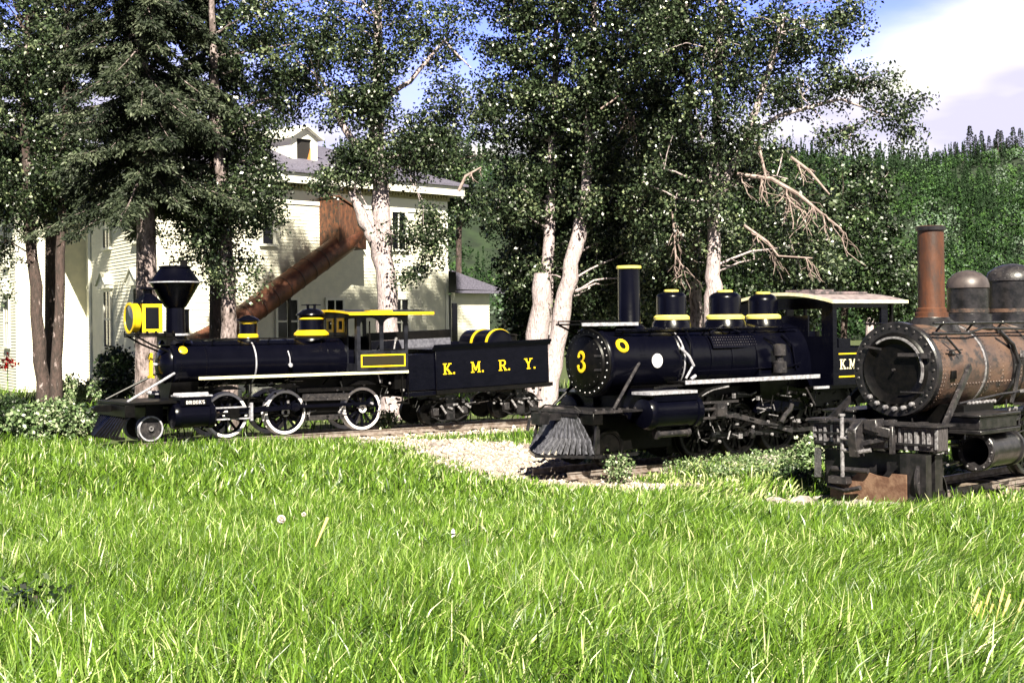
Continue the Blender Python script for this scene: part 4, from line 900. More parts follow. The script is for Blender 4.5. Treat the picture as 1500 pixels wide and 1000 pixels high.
# ---- grass
def grass(name, n, y0, y1, hmin, hmax, w, seed, label, cat, wind=.6, extra=None, tone_shift=0, keep=None):
    r = np.random.default_rng(seed)
    yy = np.sqrt(r.uniform(y0 ** 2, y1 ** 2, n)) if y1 / y0 > 1.1 else r.uniform(y0, y1, n)
    xx = r.uniform(-.46, .58, n) * yy
    if extra: 
        xx, yy = extra(r, n)
    # tuft clumping
    patch = np.sin(xx * 1.3 + 2 * np.sin(yy * .9)) * .5 + np.sin(xx * 4.1 + yy * 3.3) * .3 + np.sin(xx * 9.7 - yy * 7.9) * .25
    k = (gravel_mask(xx, yy) + .35 * np.sin(xx * 7.3 + 2 * np.sin(yy * 5.1)) * np.sin(yy * 6.1 + xx)) > -.02 + r.uniform(-.3, .12, n)
    hole = np.sin(xx * 2.9 + 3 * np.sin(yy * 1.7)) * np.sin(yy * 3.7 + 2 * np.sin(xx * 2.1)); k &= r.random(n) > .55 * ss(.35, .95, hole)
    if keep is not None: k &= keep(xx, yy)
    for ox, oy, an, ua, ub in ((-5.578, 33.414, A1, -3.4, 7.5), (1.325, 24.8, A3, -.3, 7.2), (5.603, 20.8, A4, -.3, 6)):
        uu = (xx - ox) * math.cos(an) + (yy - oy) * math.sin(an); vv = -(xx - ox) * math.sin(an) + (yy - oy) * math.cos(an)
        k &= ~((uu > ua) & (uu < ub) & (abs(vv) < .62))
    xx, yy, patch = xx[k], yy[k], patch[k]; n = len(xx)
    zz = gh(xx, yy)
    H = r.uniform(hmin, hmax, n) * (1 + .22 * patch) * (1 - .62 * (1 - ss(.1, 1.8, gravel_mask(xx, yy))))
    ang = r.uniform(0, 2 * np.pi, n); lean = r.uniform(.05, 1.15, n)
    windx = wind * (0.6 + .6 * np.sin(xx * .9 + yy * 1.1) + .4 * np.sin(xx * 2.3 - yy * 1.7) + .35 * np.sin(xx * 6.1 + yy * 5.3))
    right = ss(-1, 3, xx) ; windx = windx * (.35 + .9 * right)
    bx = np.cos(ang) * lean + windx; by = np.sin(ang) * lean
    face = r.uniform(0, 2 * np.pi, n); wx, wy = np.cos(face), np.sin(face)
    ww = w * r.uniform(.6, 1.5, n)
    rows = []
    for t, wt in ((0, 1), (.38, 1.0), (.72, .75), (1.0, .06)):
        px = xx + bx * H * t ** 1.9 * .75; py = yy + by * H * t ** 1.9 * .75
        droop = np.hypot(bx, by); pz = zz + H * (t - .30 * droop * t ** 3)
        rows.append((px - wx * ww * wt / 2, py - wy * ww * wt / 2, pz)); rows.append((px + wx * ww * wt / 2, py + wy * ww * wt / 2, pz))
    V = np.stack([np.stack(q, 1) for q in rows], 1).reshape(-1, 3)
    base = (np.arange(n) * 8)[:, None]
    Fq = np.concatenate([base + np.array([[2 * j, 2 * j + 1, 2 * j + 3, 2 * j + 2]]) for j in range(3)], 0)
    tone = np.clip(r.beta(1.3, 1.7, n) * .95 + .10 * patch + tone_shift, 0, .97)
    dry = r.random(n) < .05 + .30 * np.exp(-(((xx - 3.8) / 2.6) ** 2 + ((yy - 23.5) / 2.6) ** 2)) + .12 * (1 - ss(.1, 1.2, gravel_mask(xx, yy))); tone[dry] = r.uniform(.93, 1, dry.sum())
    o = np_mesh(name, V, Fq, grassm, np.repeat(tone, 8), smooth=True)
    return tag(o, label, cat, kind='stuff')
grass('grass', 165000, 4.6, 12, .14, .39, .0075, 1, 'tall fresh green meadow grass in the foreground', 'grass')
grass('grass', 165000, 12, 19.5, .15, .38, .013, 2, 'green meadow grass in the middle distance in front of the locomotives', 'grass')
grass('grass', 90000, 19.5, 34, .16, .38, .02, 3, 'grass growing up to the tracks and wheels', 'grass', keep=lambda x, y: (y < 29.9 + (x + 8) * .68 + 1.15 * (x < -3.6)) | (x < -9.6) | (y < 27.5 - .0 * x) & (x < 2.5) )
grass('grass', 16000, 34, 60, .3, .5, .03, 4, 'grass on the ground behind the trains', 'grass')
# ---- gravel
def gravel():
    r = np.random.default_rng(8); n = 30000
    x = r.uniform(-5, 11, n); y = r.uniform(18, 39, n); k = gravel_mask(x, y) < .05; x, y = x[k], y[k]; n = len(x)
    s = r.uniform(.015, .05, n) * np.where(r.random(n) < .05, 2.2, 1); z = gh(x, y)
    base = np.array([(1, 0, 0), (0, 1, 0), (-1, 0, 0), (0, -1, 0), (0, 0, 1), (0, 0, -1)], float)
    V = base[None] * s[:, None, None] * r.uniform(.6, 1.3, (n, 6, 1)); a = r.uniform(0, 6.28, n); ca, sa = np.cos(a)[:, None], np.sin(a)[:, None]
    X = V[..., 0] * ca - V[..., 1] * sa; Y = V[..., 0] * sa + V[..., 1] * ca; V[..., 0] = X + x[:, None]; V[..., 1] = Y + y[:, None]; V[..., 2] = V[..., 2] * .6 + z[:, None] + (s * .2)[:, None]
    Ft = np.array([(0, 1, 4), (1, 2, 4), (2, 3, 4), (3, 0, 4), (1, 0, 5), (2, 1, 5), (3, 2, 5), (0, 3, 5)])
    Fq = (np.arange(n) * 6)[:, None, None] + Ft[None]
    o = np_mesh('gravel', V.reshape(-1, 3), Fq.reshape(-1, 3), gravelm, np.repeat(r.random(n), 6)); tag(o, 'pale sunlit gravel between the locomotives', 'gravel', kind='stuff')
gravel()
def stone(px, py, Y, s, label, seed, m):
    r = random.Random(seed); p = at(px, py, Y); z = float(gh(p.x, p.y)); mb = MB()
    import bmesh
    bm = bmesh.new(); bmesh.ops.create_icosphere(bm, subdivisions=2, radius=1)
    for v in bm.verts:
        q = v.co.copy(); k = 1 + .22 * math.sin(q.x * 3 + seed) + .18 * math.sin(q.y * 4 + seed * 2) + r.uniform(-.06, .06)
        v.co = Vector((q.x * k * s[0], q.y * k * s[1], max(-.6, q.z) * k * s[2]))
    me = bpy.data.meshes.new('stone'); bm.to_mesh(me); bm.free(); me.materials.append(m)
    o = bpy.data.objects.new('stone', me); COL.objects.link(o); o.location = (p.x, p.y, z + s[2] * .4); o.rotation_euler = (0, 0, r.random() * 3)
    return tag(o, label, 'stone', 'stones lying at the edge of the grass')
stm = mat('pale_stone', (.36, .31, .29), .85, col2=(.20, .17, .16), nscale=5, bump=.03, bscale=12)
i = 0
for px, py, Y, s in ((1142, 722, 20.8, .14), (1172, 725, 20.6, .17), (1205, 716, 21, .13), (1236, 742, 19.3, .2), (1262, 748, 19.2, .22), (1292, 745, 19.3, .18), (1318, 748, 19.1, .17), (1075, 648, 25.5, .2), (1120, 642, 26, .28), (640, 640, 31.4, .16), (675, 648, 30.5, .13)):
    stone(px, py, Y, (s * 1.3, s, s * .5), 'rounded pale stone lying at the edge of the grass near the locomotives', i, stm); i += 1

# ------------------------------------------------------------------ house
H47 = math.radians(47)
def siding_wall(mb, p0, p1, z0, z1, step=.13, out=.022):
    """lapped boards on the wall p0->p1 (local xy); outward = right of direction"""
    p0, p1 = Vector(p0), Vector(p1); d = (p1 - p0).normalized(); n = Vector((d.y, -d.x)); z = z0
    while z < z1 - 1e-4:
        zt = min(z + step, z1)
        a, b = p0 + n * out, p1 + n * out; c, e = p1 + n * .002, p0 + n * .002
        mb.add([(a.x, a.y, z), (b.x, b.y, z), (c.x, c.y, zt), (e.x, e.y, zt)], [(0, 1, 2, 3)])
        mb.add([(p0.x, p0.y, z), (p1.x, p1.y, z), (b.x, b.y, z), (a.x, a.y, z)], [(0, 1, 2, 3)])
        z = zt
def wall_pt(p0, ang, t, out): d = Vector((math.cos(ang), math.sin(ang))); n = Vector((d.y, -d.x)); return Vector(p0) + d * t + n * out
def wbox(mb, p0, ang, t0, t1, o0, o1, z0, z1):
    P = [wall_pt(p0, ang, t, o) for t, o in ((t0, o0), (t1, o0), (t1, o1), (t0, o1))]
    mb.prism([(p.x, p.y) for p in P], 'xy', z0, z1)
def window(parent, p0, ang, t, z0, z1, w, hood=False, out=0.0, shutter=False, bars=True, label=None):
    f = MB(); fw = .11
    wbox(f, p0, ang, t - w / 2 - fw, t - w / 2, out + .01, out + .075, z0, z1); wbox(f, p0, ang, t + w / 2, t + w / 2 + fw, out + .01, out + .075, z0, z1)
    wbox(f, p0, ang, t - w / 2 - fw, t + w / 2 + fw, out + .01, out + .09, z1, z1 + fw); wbox(f, p0, ang, t - w / 2 - fw - .05, t + w / 2 + fw + .05, out + .01, out + .14, z0 - .09, z0)
    if hood:
        wbox(f, p0, ang, t - w / 2 - .25, t + w / 2 + .25, out + .01, out + .30, z1 + fw + .001, z1 + fw + .12)
        zb = z1 + fw + .12; L = wall_pt(p0, ang, t - w / 2 - .25, out); R = wall_pt(p0, ang, t + w / 2 + .25, out); M = wall_pt(p0, ang, t, out)
        d = Vector((math.cos(ang), math.sin(ang))); n = Vector((d.y, -d.x))
        for o1, inset, top in ((.28, 0, .55), ):
            A = [L + n * .02, R + n * .02, M + n * .02]; B = [L + n * .28, R + n * .28, M + n * .28]
            zz = (zb + .001, zb + .001, zb + .5)
            f.add([(p.x, p.y, z) for p, z in zip(A, zz)] + [(p.x, p.y, z) for p, z in zip(B, zz)], [(0, 1, 2), (3, 4, 5), (0, 1, 4, 3), (1, 2, 5, 4), (2, 0, 3, 5)])
        for a, b in ((L - d * .04, M), (M, R + d * .04)):
            za = zb + .03 if a is not M else zb + .54; zc_ = zb + .54 if b is M else zb + .03
            f.bar(Vector((a.x, a.y, za)) + Vector((n.x, n.y, 0)) * .18, Vector((b.x, b.y, zc_)) + Vector((n.x, n.y, 0)) * .18, .34, .05)
        f_tri = None
    wo = f.build('window', trim, parent)
    if label: wo['label'] = label
    g_ = MB(); wbox(g_, p0, ang, t - w / 2, t + w / 2, out + .024, out + .030, z0, z1); g_.build('pane', glass, wo)
    if bars:
        b = MB(); wbox(b, p0, ang, t - .03, t + .03, out + .031, out + .055, z0, z1); wbox(b, p0, ang, t - w / 2, t + w / 2, out + .031, out + .06, (z0 + z1) / 2 - .035, (z0 + z1) / 2 + .035); b.build('glazing_bar', trim, wo)
    return wo
def house():
    T = thing('white_house', 'large two storey white clapboard house with hipped grey roof, behind the number 1 locomotive', 'house', (-12.78, 51.0, -.2), H47)
    aL = math.radians(73); E0 = 8.55 + .2; Wt = 7.85 + .2
    def LP(t, o=0): return Vector((math.cos(aL) * t - math.sin(aL) * o, math.sin(aL) * t + math.cos(aL) * o))  # o = outwards
    c0 = Vector((0, 0)); c1 = Vector((14.6, 0)); c2 = Vector((14.6, 13)); c3 = LP(13.2, 0)
    m = MB(); siding_wall(m, c0, c1, 0, Wt); siding_wall(m, c1, c2, 0, Wt); m.build('side_wall', siding, T, smooth=False)
    m = MB(); siding_wall(m, LP(9.4), c0, 0, Wt); siding_wall(m, LP(9.4, -.7), LP(9.4), 0, Wt); siding_wall(m, LP(13.2, -.7), LP(9.4, -.7), 0, Wt); m.build('front_wall', siding, T, smooth=False)
    m = MB(); q = [LP(13.2, 2.2), LP(13.2, -.7), LP(13.2, 2.2), LP(22, 2.2)]
    siding_wall(m, LP(13.2, 2.2), LP(13.2, -.7), 0, Wt); siding_wall(m, LP(22, 2.2), LP(13.2, 2.2), 0, Wt); siding_wall(m, LP(22, -3), LP(22, 2.2), 0, Wt); m.build('projecting_wing', siding, T, smooth=False)
    m = MB()
    for p in (c0, c1): q = MB(); q.box(p.x - .09, p.x + .09, p.y - .035, p.y + .09, 0, Wt); q.build('corner_board', trim, T)
    for t, o in ((9.4, 0), (13.2, 2.2)): p = LP(t, o); q = MB(); q.box(p.x - .08, p.x + .08, p.y - .08, p.y + .08, 0, Wt); q.build('corner_board', trim, T)
    wbox(m, c0, 0, .1, 14.5, .024, .07, Wt - .55, Wt); m.build('frieze_board', trim, T); m = MB(); wbox(m, c0, 0, .1, 14.5, .024, .05, 0, .5); m.build('base_board', trim, T)
    # cornice: frieze, dentils, soffit, fascia
    m = MB(); wbox(m, c0, 0, -.3, 14.9, .0, .50, Wt + .24, Wt + .30); wbox(m, c0, 0, -.1, 14.7, .0, .16, Wt, Wt + .24)
    wbox(m, LP(13.2), aL + math.pi, -.3 + 0, 13.4, .0, .50, Wt + .243, Wt + .303); wbox(m, LP(13.2), aL + math.pi, 3.9, 13.3, .0, .16, Wt + .003, Wt + .243); m.build('soffit', dentil, T)
    m = MB()
    for k in range(88): t = .1 + k * .165; wbox(m, c0, 0, t, t + .09, .16, .26, Wt + .08, Wt + .22)
    for k in range(56): t = 3.9 + k * .165; wbox(m, LP(13.2), aL + math.pi, t, t + .09, .16, .26, Wt + .08, Wt + .22)
    m.build('dentil_course', dentil, T)
    m = MB(); wbox(m, c0, 0, -.6, 15.2, .50, .60, Wt + .22, E0); wbox(m, c1, math.pi / 2, -.6, 13.5, .50, .60, Wt + .22, E0); wbox(m, LP(13.2), aL + math.pi, 0, 13.65, .50, .60, Wt + .223, E0 - .003)
    m.build('eave_fascia', trim, T)
    # hipped roof
    ov = .72; ea = [(-.15 - ov, -ov), (14.6 + ov, -ov), (14.6 + ov, 13 + ov), (3.0 - ov, 13 + ov)]
    r1, r2 = (5.4, 6.3, 11.35), (9.2, 6.3, 11.35)
    V = [(x, y, E0 + .01) for x, y in ea] + [r1, r2] + [(x, y, E0 - .08) for x, y in ea]
    m = MB(); m.add(V, [(0, 1, 5, 4), (1, 2, 5), (2, 3, 4, 5), (3, 0, 4), (6, 7, 8, 9), (0, 1, 7, 6), (1, 2, 8, 7), (2, 3, 9, 8), (3, 0, 6, 9)])
    roof = m.build('roof', roofm, T)
    m = MB(); p = [LP(12.6, 3), LP(22.6, 3), LP(22.6, -4), LP(12.6, -4)]; m.add([(q.x, q.y, E0) for q in p] + [(q.x, q.y, E0 - .3) for q in p] + [((LP(17.6, 0)).x, LP(17.6, 0).y, 11.2)], [(0, 1, 8), (1, 2, 8), (2, 3, 8), (3, 0, 8), (4, 5, 6, 7), (0, 1, 5, 4), (1, 2, 6, 5), (2, 3, 7, 6), (3, 0, 4, 7)]); m.build('wing_roof', roofm, T)
    # shingle courses as thin battens catching light
    # dormer
    dz = 9.35; x0, x1, yf = 7.15, 8.5, 1.2
    m = MB(); m.box(x0, x0 + .3, yf, yf + .12, dz, dz + .95); m.box(x1 - .3, x1, yf, yf + .12, dz, dz + .95); m.box(x0, x1, yf - .01, yf + .12, dz - .12, dz); m.box(x0, x1, yf - .01, yf + .12, dz + .95, dz + 1.05)
    m.prism([(x0, dz + 1.05), (x1, dz + 1.05), ((x0 + x1) / 2, dz + 1.4)], 'xz', yf, yf + .1); m.box(x0, x0 + .06, yf + .12, yf + 3.0, dz - .1, dz + 1.05); m.box(x1 - .06, x1, yf + .12, yf + 3.0, dz - .1, dz + 1.05)
    dm = m.build('dormer', trim, roof)
    xm = (x0 + x1) / 2
    m = MB()
    for s in (-1, 1): m.prism([(xm, dz + 1.52), (xm + s * .85, dz + 1.0), (xm + s * .85, dz + .92), (xm, dz + 1.43)], 'xz', yf - .25, yf + 3.3)
    m.build('dormer_roof', trim, dm)
    m = MB(); m.box(x0 + .3, x1 - .3, yf + .09, yf + .11, dz, dz + .95); m.build('dormer_opening', mat('dark_opening', (.01, .008, .008), .8), dm)
    m = MB(); m.prism([(x1 - .42, dz), (x1 - .3, dz), (x1 - .3, dz + .6), (x1 - .5, dz)], 'xz', yf + .05, yf + .085); m.build('broken_board', mat('orange_board', (.5, .2, .05), .7), dm)
    # windows on the side wall
    for t, z0, z1, w, bars in ((11.8, 5.9, 7.45, .75, True), (2.9, 5.9, 7.4, .8, True), (1.0, 2.0, 3.4, .8, False), (5.9, 2.1, 3.75, .95, True), (8.3, 1.9, 3.75, .8, True), (11.9, 1.9, 3.8, .75, True), (5.0, 5.9, 7.3, .5, False)):
        window(T, c0, 0, t, z0, z1, w, bars=bars)
    # windows with hoods on the front (wall runs from far end back to corner)
    P0 = LP(13.2); ang = aL + math.pi
    for t, o, z0, z1, hood in ((13.2 - 2.2, 0, 2.0, 4.2, True), (13.2 - 6.6, 0, 2.0, 4.2, True), (13.2 - 11.0, -.7, 2.0, 4.2, True), (13.2 - 2.2, 0, 5.95, 7.5, False), (13.2 - 6.6, 0, 5.95, 7.5, False), (13.2 - 11.0, -.7, 5.45, 7.3, False)):
        window(T, P0, ang, t, z0, z1, 1.0, hood=hood, out=o)
    P1 = LP(22, 2.2)
    for t in (2.2, 6.4):
        window(T, P1, ang, t, 2.0, 4.2, 1.0, hood=True); window(T, P1, ang, t, 5.6, 7.4, 1.0)
    # low side extension with its own roof
    m = MB(); siding_wall(m, (14.8, -.05), (17.2, -.05), 0, 4.1); siding_wall(m, (17.2, -.05), (17.2, 5), 0, 4.1); ex = m.build('extension_wall', siding, T, smooth=False)
    m = MB(); m.add([(14.7, -.5, 5.0), (14.7, -.5, 4.25), (17.9, -.5, 4.2), (14.7, 6, 5.6), (17.9, 6, 4.2), (15.2, 1.6, 5.5)], [(0, 1, 2), (0, 2, 5), (5, 2, 4), (5, 4, 3), (0, 5, 3)])
    m.box(14.7, 17.9, -.5, -.42, 4.08, 4.2); m.build('extension_roof', roofm, T)
    m = MB(); m.box(14.85, 15.15, -.10, -.06, 2.0, 3.65); m.build('side_light', glass, T)
    # loading box and chute
    bx0, bx1 = 7.55, 8.85
    m = MB(); m.prism([(bx0, 7.75), (bx0, 5.9), (bx1 + .1, 5.75), (bx1 + .1, 7.1)], 'xz', -1.25, -.03); box_ = m.build('chute_box', redwood, T, .01)
    m = MB(); m.bar((bx0 - .05, -.65, 7.80), (bx1 + .15, -.65, 7.12), 1.35, .05); m.build('box_lid', redwood, box_)
    m = MB(); path = [(8.75, -.8, 6.4), (8.2, -.85, 6.05), (6.9, -.9, 5.3), (2.9, -1.0, 2.95), (1.6, -1.05, 2.3), (.9, -1.1, 2.05), (.0, -1.2, 1.85)]
    m.tube(path, .46, 20); ch = m.build('escape_chute', redtin, T)
    m = MB()
    for k in range(7):
        p = Vector(path[2]).lerp(Vector(path[3]), k / 6.5); d = (Vector(path[3]) - Vector(path[2])).normalized(); m.lathe(p, d, [(0, .46), (0, .475), (.05, .475), (.05, .46)], 24, capS=False, capE=False)
    m.build('chute_hoop', mat('dark_rust', (.07, .03, .02), .6), ch)
    m = MB()
    for t, z in ((3.2, 3.0), (5.2, 4.2)): m.box(t - .05, t + .05, -1.1, -1.0, 0, z); m.bar((t, -1.05, z - .4), (t, -.05, z - .4), .08, .08)
    m.build('chute_prop', blackd, ch)
    m = MB(); m.cyl((3.0, -.12, 0), 'z', .05, 0, 8.0, 10); m.build('downpipe', trim, T) if False else None
house()

# ------------------------------------------------------------------ trees
def leaves(centers, radii, per, size, r, flat=.75, hang=.25, tone_base=None, elong=1.5):
    n = len(centers) * per
    c = np.repeat(centers, per, 0); R = np.repeat(radii, per)
    d = r.normal(size=(n, 3)); d /= np.linalg.norm(d, axis=1)[:, None]; rad = r.random(n) ** .45
    p = c + d * (R * rad)[:, None] * np.array([1, 1, flat]); p[:, 2] -= hang * (R * rad) * .5
    nrm = r.normal(size=(n, 3)) + d * .5 + np.array([.1, -.25, .45]); nrm /= np.linalg.norm(nrm, axis=1)[:, None]
    t = r.normal(size=(n, 3)) + np.array([0, 0, -.5]); t -= nrm * (t * nrm).sum(1)[:, None]; t /= np.linalg.norm(t, axis=1)[:, None]
    b = np.cross(nrm, t); s = size * r.uniform(.6, 1.3, n)[:, None]
    fold = nrm * s * .12
    V = np.stack([p, p + t * s * .45 * elong + b * s * .5 + fold, p + t * s * elong, p + t * s * .45 * elong - b * s * .5 + fold], 1).reshape(-1, 3)
    Fq = np.arange(n * 4).reshape(n, 4)
    tb = np.repeat(tone_base, per) if tone_base is not None else .45
    tone = np.clip(tb + r.normal(0, .23, n), 0, .97)
    return V, Fq, np.repeat(tone, 4)
def limb(r, a, b, ra, rb, n=6, wob=.12, sag=0.0):
    a, b = Vector(a), Vector(b); L = (b - a).length; bow = r.uniform(-.05, .14); pts = []; rs = []
    off = Vector((0, 0, 0))
    for k in range(n + 1):
        t = k / n; off = off + Vector((r.uniform(-1, 1), r.uniform(-1, 1), r.uniform(-1, 1))) * wob * 1.8 * L / n if 0 < k else off
        p = a.lerp(b, t) + off * (1 if k < n else 1) + Vector((0, 0, -sag * L * t * t)) + Vector((0, 0, bow * L * math.sin(math.pi * t)))
        pts.append(p); rs.append(ra + (rb - ra) * t)
    return pts, rs
def tree(name, label, trunks, blobs, seed, bark=bark_pale, lm=leafm, leaf=.072, per=72, crad=(.28, .55), group=None, nlimb=26, twigs=True, dead=0, cat='tree', cone=None):
    """trunks: list of polylines [(x,y,z,r)...]; blobs: [(cx,cy,cz,rx,ry,rz,n)] all in world coordinates"""
    R = random.Random(seed); r = np.random.default_rng(seed)
    base = Vector(trunks[0][0][:3]); T = thing(name, label, cat, base, 0, group)
    m = MB()
    for ti, tr in enumerate(trunks):
        P = [Vector(p[:3]) - base for p in tr]; rr = [p[3] for p in tr]; P2, r2 = [], []
        for k in range(len(P) - 1):
            for j in range(4):
                t = j / 4; q = P[k].lerp(P[k + 1], t); w = rr[k] * .22 if 0 < k + j else 0
                P2.append(q + Vector((R.uniform(-w, w), R.uniform(-w, w), 0))); r2.append(rr[k] + (rr[k + 1] - rr[k]) * t + R.uniform(-.06, .06) * rr[k])
        P2.append(P[-1]); r2.append(rr[-1]); m.tube(P2, r2, 12)
    allT = [(Vector(p[:3]) - base, p[3]) for tr in trunks for p in tr]
    dense = []
    for tr in trunks:
        for k in range(len(tr) - 1):
            for j in range(5):
                t = j / 5; dense.append((Vector(tr[k][:3]).lerp(Vector(tr[k + 1][:3]), t) - base, tr[k][3] * (1 - t) + tr[k + 1][3] * t))
    trunk = m.build('trunk', bark, T)
    C = []; 
    for cx, cy, cz, rx, ry, rz, n in blobs:
        n = int(n * 1.2)
        d = r.normal(size=(n, 3)); d /= np.linalg.norm(d, axis=1)[:, None]; rad = r.random(n) ** (1 / 2.2)
        C.append(np.array([cx, cy, cz]) - np.array(base) + d * rad[:, None] * np.array([rx, ry, rz]))
    C = np.concatenate(C) if C else np.zeros((0, 3))
    if len(C):
        # limbs reach to a subset; twigs join other clusters to the nearest limb point
        lm_ = MB(); nodes = []
        idx = r.choice(len(C), min(nlimb, len(C)), replace=False)
        for i in idx:
            t = Vector(C[i]); best = min(dense, key=lambda d: (d[0] - t).length + 1.2 * max(0, d[0].z - t.z + .4))
            ra = max(.018, min(best[1] * .4, .034)); pts, rs = limb(R, best[0], t, ra, .012); lm_.tube(pts, rs, 6); nodes += pts[2:]
        NA = np.array([tuple(p) for p in nodes])
        if twigs:
            for i in r.choice(len(C), min(len(C), nlimb * 4), replace=False):
                k = np.argmin(((NA - C[i]) ** 2).sum(1)); pts, rs = limb(R, NA[k], Vector(C[i]), .014, .005, 3); lm_.tube(pts, rs, 4, False)
        lm_.build('limb', bark, trunk)
        rad = r.uniform(crad[0], crad[1], len(C)); tb = .44 + r.normal(0, .17, len(C))
        V, Fq, tone = leaves(C, rad, per, leaf, r, tone_base=tb)
        np_mesh('crown', V, Fq, lm, tone, T)
    return T
def P(px, py, Y, r): v = at(px, py, Y); return (v.x, v.y, v.z, r)
def B(px, py, Y, wpx, hpx, d, n): v = at(px, py, Y); s = Y / F; return (v.x, v.y, v.z, wpx * s, d, hpx * s, n)
def G(px, py, Y, r): v = at(px, py, Y); return (v.x, v.y, float(gh(v.x, v.y)) - .05, r)

LG = 'poplars standing behind the trains'
# far left pair, trunk shade and sun flecks painted into the bark
tree('poplar_tree', 'slim poplar leaning left with trunk coloured as if in dappled shade, farthest left of the two at the shrubs', [[G(66, 600, 43, .22), P(58, 500, 43, .2), P(44, 340, 43, .16), P(36, 180, 43, .12), P(40, 20, 43, .07)]],
     [B(40, 285, 43, 85, 55, 1.8, 90), B(0, 200, 43.5, 80, 70, 2, 80), B(95, 260, 42.8, 40, 70, 1.2, 60), B(40, 80, 43.5, 90, 90, 2, 110), B(-10, 380, 43, 30, 60, 1, 22), B(30, -60, 44, 70, 70, 2, 50)], 21, bark_dapple, group=LG, per=71)
tree('poplar_tree', 'slim straight poplar with trunk coloured as if in dappled shade beside the house front, right of its leaning twin', [[G(80, 590, 42, .19), P(84, 500, 42, .16), P(90, 330, 42, .13), P(96, 150, 42, .09), P(100, 0, 42, .05)]],
     [B(95, 220, 42, 55, 80, 1.5, 70), B(90, 90, 42.4, 60, 90, 1.6, 80), B(120, -40, 42, 60, 60, 1.5, 40)], 22, bark_dapple, group=LG, per=71)
tree('poplar_tree', 'slim poplar with pale patchy trunk standing behind the boiler of the number 1 locomotive', [[G(338, 640, 37.5, .24), P(337, 500, 37.5, .21), P(334, 400, 37.5, .17), P(328, 300, 37.5, .16), P(318, 180, 37.5, .13), P(310, 20, 37.5, .08), P(306, -120, 37.5, .04), P(304, -420, 37.5, .02)]],
     [B(390, -280, 38, 100, 140, 1.6, 150), B(335, 300, 37.5, 75, 60, 1.6, 75), B(300, 350, 37.2, 40, 45, .9, 24), B(380, 290, 37.3, 40, 70, 1, 40), B(300, 330, 37.6, 60, 70, 1.5, 36), B(330, 400, 37.2, 60, 35, 1.0, 18), B(370, 190, 37.8, 50, 80, 1.5, 60), B(380, 60, 38, 60, 80, 1.6, 70), B(330, -60, 38, 90, 90, 2, 50)], 23, bark_mix, group=LG, per=71, leaf=.064)
tree('poplar_tree', 'large pale-barked poplar with a snapped side limb in front of the house wall', [
    [G(572, 640, 40, .34), P(570, 500, 40, .30), P(563, 400, 40, .28), P(556, 300, 40, .25), P(552, 200, 40.1, .20), P(553, 60, 40.3, .13), P(556, -100, 40.5, .06)],
    [P(561, 400, 40, .17), P(548, 350, 39.8, .20), P(530, 318, 39.7, .17), P(514, 280, 39.6, .09)],
    [P(553, 220, 40, .16), P(530, 225, 39.9, .12), P(500, 180, 39.8, .09), P(480, 130, 39.8, .06)],
    [P(556, -100, 40.5, .06), P(560, -420, 40.5, .03)],
    [P(553, 150, 40, .10), P(600, 120, 40, .07), P(650, 60, 40, .05), P(690, 100, 40, .02)]],
     [B(553, 110, 39.5, 40, 90, .35, 40), B(470, 60, 40.3, 85, 70, 2.4, 105), B(600, 40, 40.5, 95, 70, 2.4, 95), B(540, -60, 40.5, 150, 60, 2.5, 110), B(480, -310, 40.5, 120, 160, 1.5, 430), B(630, -330, 40.5, 110, 180, 1.5, 380), B(520, 150, 40, 65, 45, 1.4, 55), B(530, 235, 39.8, 50, 40, 1.2, 60), B(480, 265, 39.8, 30, 30, .8, 14), B(610, 230, 40.2, 60, 40, 1.3, 45), B(660, 160, 40.4, 40, 50, 1.2, 36), B(590, 345, 39.5, 22, 30, .5, 10), B(635, 360, 39.5, 25, 30, .6, 14), B(420, 130, 40.3, 45, 50, 1.4, 50), B(610, 200, 40.6, 60, 30, 1.4, 40), B(600, 405, 39.5, 25, 15, .4, 8), B(640, 320, 39.6, 35, 30, .8, 16)],
     24, bark_pale, group=LG, nlimb=40, leaf=.066, per=72)
tree('poplar_tree', 'broken pale poplar trunk with a twin stem rising behind the black tender', [
    [G(786, 640, 41, .34), P(789, 490, 41, .32), P(795, 402, 41, .26)], [P(798, 490, 41.2, .2), P(803, 400, 41.3, .18), P(806, 300, 41.3, .15), P(812, 150, 41.4, .10), P(815, 0, 41.5, .06), P(818, -400, 41.5, .03)]],
     [B(750, -350, 42, 90, 200, 1.6, 330), B(770, 150, 41.8, 85, 110, 2, 190), B(760, 10, 41.8, 90, 90, 2, 130), B(760, 300, 42, 55, 60, 1.5, 110), B(772, 390, 42.3, 36, 50, 1.2, 50), B(820, 250, 41.8, 70, 80, 1.4, 120), B(780, -80, 42, 120, 60, 2, 60)], 25, bark_pale, group=LG, nlimb=34, per=78)
tree('poplar_tree', 'pale poplar leaning right with long bare trunk, between the tender and the number 3 locomotive', [
    [G(795, 640, 39.5, .30), P(807, 535, 39.5, .27), P(828, 430, 39.5, .24), P(848, 340, 39.6, .20), P(858, 290, 39.8, .15), P(866, 150, 40, .11), P(870, 0, 40.2, .07), P(874, -380, 40.2, .03)]],
     [B(868, 140, 39.4, 35, 110, .3, 40), B(856, 290, 39.3, 30, 30, .3, 10), B(890, -250, 40.5, 110, 140, 2, 120), B(880, 120, 40.6, 85, 100, 2, 170), B(880, -20, 40.6, 90, 80, 2, 110), B(900, 260, 41, 70, 70, 1.5, 120), B(860, 400, 41.5, 70, 70, 1.2, 100), B(930, 350, 41, 50, 70, 1.2, 70)], 26, bark_pale, group=LG, nlimb=34, per=78)
